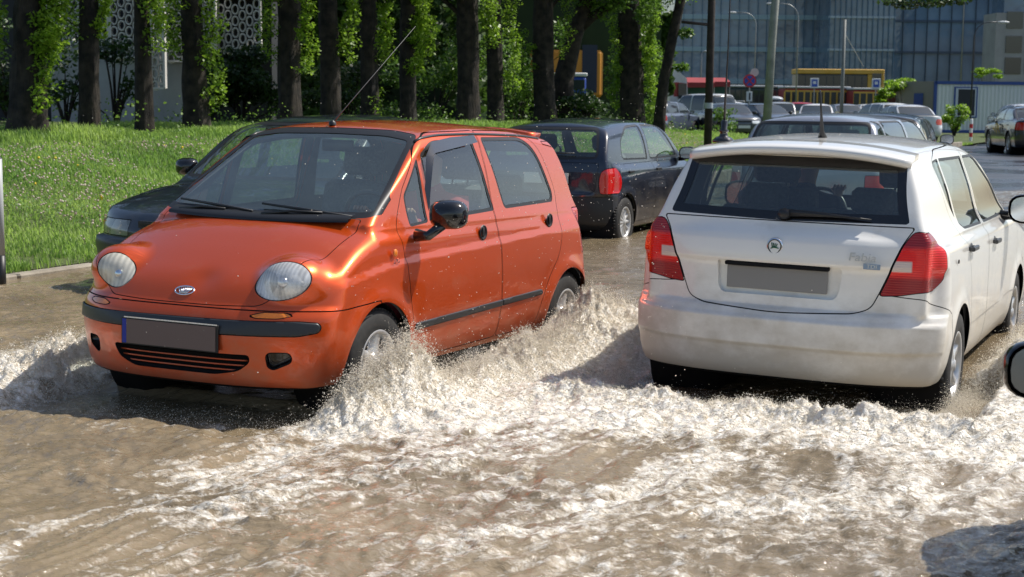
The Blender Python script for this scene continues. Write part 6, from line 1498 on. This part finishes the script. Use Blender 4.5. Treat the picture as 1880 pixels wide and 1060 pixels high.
def tree_shoots(root, x, y, lst, base_px, m):
    for (off, yt, yb, dn) in lst:
        cs = []; rs = []; k = max(3, int((yb-yt)/12))
        for q in range(k):
            py = yt+(yb-yt)*(q+.5)/k; z = ZZ(py, y); xx = x+off/F_PX*y*random.uniform(.75, 1.25); cs.append((xx, y-random.uniform(-.15, .3), z)); rs.append((.11+.13*random.random(), .15, .09+.07*random.random()))
        pts = clump_pts(cs, rs, int(75*dn+12)); leaves('foliage', pts, rng.uniform(.018, .042, len(pts)), m, root)
        b = MB(); b.tube([(x, y, cs[-1][2]-.25)]+[(c[0], c[1], c[2]) for c in cs[::-1]], .008, 5); b.build('branch', bark, root)
for i, (pb, pt, yb, wpx, sh, lab) in enumerate(TR):
    k = (pb-940)/F_PX; Y = (ROW0[0]-.479*ROW0[1])/(k-.479)+random.uniform(-.3, .3); Y = (-6.4-.479*20)/(k-.479); x = k*Y; z0 = gz(x, Y)
    root = empty('poplar_tree', (0, 0, 0), (0, 0, 0), lab, 'tree', TG)
    xt = X_(pt, Y)+(pt-pb)/F_PX*Y*.8; r0 = wpx/2/F_PX*Y
    trunk_mesh((x, Y, z0-.2), (xt, Y+.1, 6.5), r0, r0*.7, i*1.7, .05, 1.7 if i == 0 else 1.3).build('trunk', bark, root, True)
    sh = sh+[(random.choice((1, 1, -1))*wpx*random.uniform(.7, 1.0), -10, random.uniform(40, 120), random.uniform(.5, 1.1))]
    tree_shoots(root, x, Y, sh, pb, leaf_b)
    # weeds at the foot
    # crown: limbs and leaf clumps above the frame
    cs = []; b = MB()
    for q in range(16):
        a = random.uniform(0, 2*pi); zz = random.uniform(4.4, 10.5); rr = random.uniform(.4, 2.0)*(1.15-abs(zz-6.5)/9); c = (xt+rr*cos(a), Y+rr*sin(a), zz); cs.append(c)
        b.tube([(xt, Y+.1, zz-1.6 if zz > 6 else max(3.3, zz-1.2)), ((xt+c[0])/2, (Y+c[1])/2, zz-.5), c], [.06, .035, .012], 5, False)
    b.build('limbs', bark, root, True)
    pts = clump_pts(cs, [(1.0, 1.0, .75)]*len(cs), 260); leaves('crown', pts, rng.uniform(.06, .12, len(pts)), leaf_m, root)
# forked tree and leaning tree
def curved(root, pts, rad, name='trunk'): b = MB(); b.tube(pts, rad, 16); return b.build(name, bark, root, True)
Y = 36.0; root = empty('forked_tree', (0, 0, 0), (0, 0, 0), 'forked tree leaning right whose dark limbs cross in front of the orange lorry', 'tree')
def wp(px, py, Y=36.0): return (X_(px, Y), Y, ZZ(py, Y))
xb_, _, _ = wp(1030, 225); z0 = gz(xb_, Y)
curved(root, [(xb_, Y, z0-.2), wp(1034, 150), wp(1052, 70), wp(1082, -20), wp(1095, -120)], [.30, .24, .20, .17, .14])
curved(root, [wp(1056, 62), wp(1085, 34), wp(1120, 12), wp(1170, -30)], [.13, .11, .09, .07], 'limb')
pts = clump_pts([wp(1100, -90), wp(1170, -60), wp(1060, -100), wp(1120, -20), wp(1135, -40)], [(1, 1, .6)]*5, 400); leaves('crown', pts, rng.uniform(.05, .10, len(pts)), leaf_m, root)
pts = clump_pts([wp(1125, 10), wp(1100, 25), wp(1190, 18), wp(1075, 8)], [(.35, .4, .22)]*4, 200); leaves('foliage', pts, rng.uniform(.03, .06, len(pts)), leaf_m, root)
Y = 38.0; root = empty('leaning_tree', (0, 0, 0), (0, 0, 0), 'slender tree leaning to the right beside the utility pole', 'tree')
xb_ = X_(1209, Y); z0 = gz(xb_, Y); wq = lambda px, py: (X_(px, 38.), 38., ZZ(py, 38.))
curved(root, [(xb_, Y, z0-.2), wq(1212, 215), wq(1218, 150), wq(1232, 70), wq(1246, 0), wq(1256, -80)], [.17, .15, .13, .125, .12, .10])
pts = clump_pts([wq(1225, -5), wq(1195, 5), wq(1180, 30), wq(1256, 62), wq(1250, 125)], [(.7, .6, .4), (.5, .5, .3), (.3, .3, .25), (.22, .2, .16), (.2, .2, .12)], 220); leaves('foliage', pts, rng.uniform(.03, .06, len(pts)), leaf_m, root)
pts = clump_pts([wq(1250, -110), wq(1200, -100)], [(1.2, 1.2, .7)]*2, 600); leaves('crown', pts, rng.uniform(.05, .10, len(pts)), leaf_m, root)
# bushes between and behind the trunks
def bush(px, py, Y, rx, rz, m, lab, dens=900, size=(.03, .07), name='shrub'):
    x = X_(px, Y); zc = ZZ(py, Y); z0 = gz(x, Y); root = empty(name, (x, Y, z0), (0, 0, 0), lab, 'shrub')
    cs = []; rs = []; b = MB()
    for q in range(14):
        a = random.uniform(0, 2*pi); r = random.random()**.6; zz = random.uniform(.1, 1.0); c = (rx*.75*r*cos(a), rx*.6*r*sin(a), (zc-z0)*2*zz*.85 if False else max(.15, (zc-z0)+rz*(zz*2-1)*.8)); cs.append(c); rs.append((rx*.32, rx*.3, rz*.28)); b.tube([(0, 0, -.1), (c[0]*.4, c[1]*.4, c[2]*.5), c], [.025, .016, .006], 5, False)
    b.build('stems', bark, root); pts = clump_pts(cs, rs, dens//14); leaves('foliage', pts, rng.uniform(size[0], size[1], len(pts)), m, root)
bush(120, 165, 27, .70, .60, leaf_d, 'sparse dark shrub between the first and second trunks', 500)
bush(212, 150, 27, .60, .75, leaf_d, 'sparse twiggy shrub before the lattice screen', 500)
bush(445, 160, 29, 1.1, .80, leaf_d, 'dense dark round bush right of the lattice screen', 5200)
bush(22, 130, 30, 1.4, 1.2, leaf_d, 'dark bush behind the leftmost trunk', 2600)
bush(650, 185, 34, 1.3, .8, leaf_d, 'dark low bush behind the aerial of the orange car', 2400)
bush(800, 170, 36, 1.3, 1.2, leaf_m, 'olive bush between the trunks in the middle', 2400)
bush(950, 150, 42, 1.6, 1.6, leaf_m, 'tall green bush left of the forked tree', 3000)
bush(1080, 205, 36, 1.1, .5, leaf_d, 'low dark bush over the navy hatchback roof', 2600)
bush(1168, 130, 44, 1.0, 2.2, leaf_m, 'tall light green bush before the leaning tree', 4200)
bush(1660, 158, 80, 1.6, .55, leaf_b, 'bright shrub growing over the rusty fence', 1500, (.06, .12))
bush(1625, 180, 78, .6, .5, leaf_b, 'small bright shrub at the left end of the rusty fence', 700, (.06, .12))
bush(1754, 215, 70, .75, .75, leaf_b, 'young bright shrub in front of the site office window', 1400, (.04, .08))
bush(1812, 132, 105, 1.2, .4, leaf_b, 'bright bush top showing over the site office roof', 700, (.06, .12))
bush(1330, 225, 52, .8, .5, leaf_m, 'small grey green bush by the foot of the utility pole', 600, (.03, .07))
n = 16000; u = rng.uniform(-10, 34, n); q = 4.7+2.8*rng.random(n); X = K0[0]+u*KD[0]+q*KN[0]; Y = K0[1]+u*KD[1]+q*KN[1]; c_ = pn(X*1.4, Y*1.4); ok = (c_ > -.05) & (np.abs(X) < Y*.345+.5); X, Y, c_ = X[ok], Y[ok], c_[ok]
tag(leaves('weeds', np.column_stack([X, Y, ground_z(X, Y)+rng.random(len(X))**1.3*(.12+.75*c_)]), rng.uniform(.014, .034, len(X)), leafmat('weed_leaf', (.07, .15, .02), (.20, .32, .05), .45, .5, 1.5)), 'leafy weeds growing round the foot of the tree row', 'weeds', kind='stuff')
# far wood filling behind the row
n = 70000; X = rng.uniform(-24, 11.5, n); Yq = 46+.30*(X+24)+rng.uniform(0, 7, n); Z = rng.uniform(.2, 13, n)
g = fbm(X*.35, Z*.45, 3); ok = (g > -.35) & (X < 10.8+.6*pn(Z*.8, Z*.3)) & ~((X > .6) & (X < 4.0) & (Z < 4.2) & (Z > 1.0)); X, Yq, Z = X[ok], Yq[ok]+g[ok]*2, Z[ok]
Yq = np.where(X > -.5, np.maximum(Yq, 66), Yq); ok = X < (1228-940)/F_PX*Yq; X, Yq, Z = X[ok], Yq[ok], Z[ok]
tag(leaves('far_wood', np.column_stack([X, Yq, Z]), rng.uniform(.12, .30, len(X)), leafmat('wood_leaf', (.018, .045, .010), (.075, .14, .022), .35, .5, .35)), 'dark green wood filling the gaps behind the tree row', 'wood', kind='stuff')
b = MB(); b.box((-16, 66, 9), (22, 3, 9)); tag(b.build('dark_backdrop', noisecol('backdrop_dark_green', [(.3, (.012, .025, .008)), (.7, (.03, .05, .015))], .6, .95)), kind='structure')  # plain box added as a dark backdrop, keeps the gaps in the wood dark
# hanging branch at the top right, from a roadside tree outside the frame
root = empty('roadside_tree', (0, 0, 0), (0, 0, 0), 'roadside tree reaching a leafy branch into the top right of the view', 'tree'); Y = 22.0
wr_ = lambda px, py, Y=22.0: (X_(px, Y), Y, ZZ(py, Y))
trunk_mesh((9.6, 23, 0), (9.4, 23, 7), .25, .16, 3).build('trunk', bark, root, True)
curved(root, [(9.45, 23, 2.9), wr_(1900, -40, 22.6), wr_(1780, -28), wr_(1690, -14), wr_(1630, -4)], [.10, .07, .05, .03, .012], 'limb')
pts = clump_pts([wr_(1630, 0), wr_(1655, 6), wr_(1690, 4), wr_(1720, 2), wr_(1750, -2), wr_(1672, -10), wr_(1790, -20), wr_(1840, -35), wr_(1700, -30)], [(.20, .2, .07)]*9, 90); leaves('foliage', pts, rng.uniform(.025, .045, len(pts)), leaf_d, root)
# ================================================================== lattice-screened building at the left
wallm = noisecol('grey_render', [(.3, (.30, .30, .32)), (.7, (.44, .45, .47))], 1.2, .9, bump=.004); ring_m = noisecol('screen_concrete', [(.3, (.55, .54, .52)), (.7, (.72, .70, .67))], 3, .85)
Y = 34.0; r = empty('screened_building', (0, 0, 0), (0, 0, 0), 'grey building with concrete ring lattice screens behind the left trunks', 'building')
def P_(px, py, Y): return (X_(px, Y), ZZ(py, Y))
x0, _ = P_(-120, 0, Y); x1, _ = P_(492, 0, Y)
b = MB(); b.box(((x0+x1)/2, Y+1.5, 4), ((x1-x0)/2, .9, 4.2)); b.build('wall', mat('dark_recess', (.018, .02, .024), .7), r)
b = MB(); xa_, za = P_(90, 205, 33.4); xb2, zb2 = P_(333, 122, 33.4); b.box(((xa_+xb2)/2, 33.9, (zb2+.2)/2+.2), ((xb2-xa_)/2, .35, (zb2-.2)/2+.1)); b.build('plinth', wallm, r)
b = MB(); xa_, _ = P_(330, 0, 33); xb2, _ = P_(500, 0, 33); zz0 = P_(0, 0, 33)[1]; b.box(((xa_+xb2)/2, 34.3, zz0+.35), ((xb2-xa_)/2, .4, .38)); b.build('lintel', mat('lintel_dark', (.06, .05, .045), .8), r)
for (pa, pb, yt, yb, Yp) in ((176, 203, -40, 106, 33.6), (207, 302, -40, 116, 33.5), (281, 304, 30, 172, 33.0), (309, 338, -40, 122, 33.4), (375, 398, -40, 118, 33.6), (402, 480, 5, 116, 33.8), (92, 150, -40, 100, 33.8)):
    xa_, zt_ = P_(pa, yt, Yp); xb2, zb_ = P_(pb, yb, Yp); b = MB()
    for xx in (xa_, xb2): b.box((xx, Yp, (zt_+zb_)/2), (.022, .09, (zt_-zb_)/2))
    for zz in (zt_, zb_): b.box(((xa_+xb2)/2, Yp, zz), ((xb2-xa_)/2, .085, .022))
    nx = max(2, round((xb2-xa_)/.165)); dx = (xb2-xa_)/nx; dz = .25; nz = int((zt_-zb_)/dz); a = np.linspace(0, 2*pi, 15)[:-1]
    for i in range(nx):
        for j in range(nz+1):
            cxr = xa_+dx*(i+.5); czr = zb_+dz*(j+(.5 if i % 2 else .0))+.06
            if czr > zt_-.03: continue
            V = []
            for q in a:
                for (k, yy) in ((1, -.07), (.74, -.07), (.74, .07), (1, .07)): V.append((cxr+dx*.50*k*cos(q), Yp+yy, czr+dz*.46*k*sin(q)))
            b.add(V, [(u_*4+v_, ((u_+1) % 14)*4+v_, ((u_+1) % 14)*4+(v_+1) % 4, u_*4+(v_+1) % 4) for u_ in range(14) for v_ in range(3)])
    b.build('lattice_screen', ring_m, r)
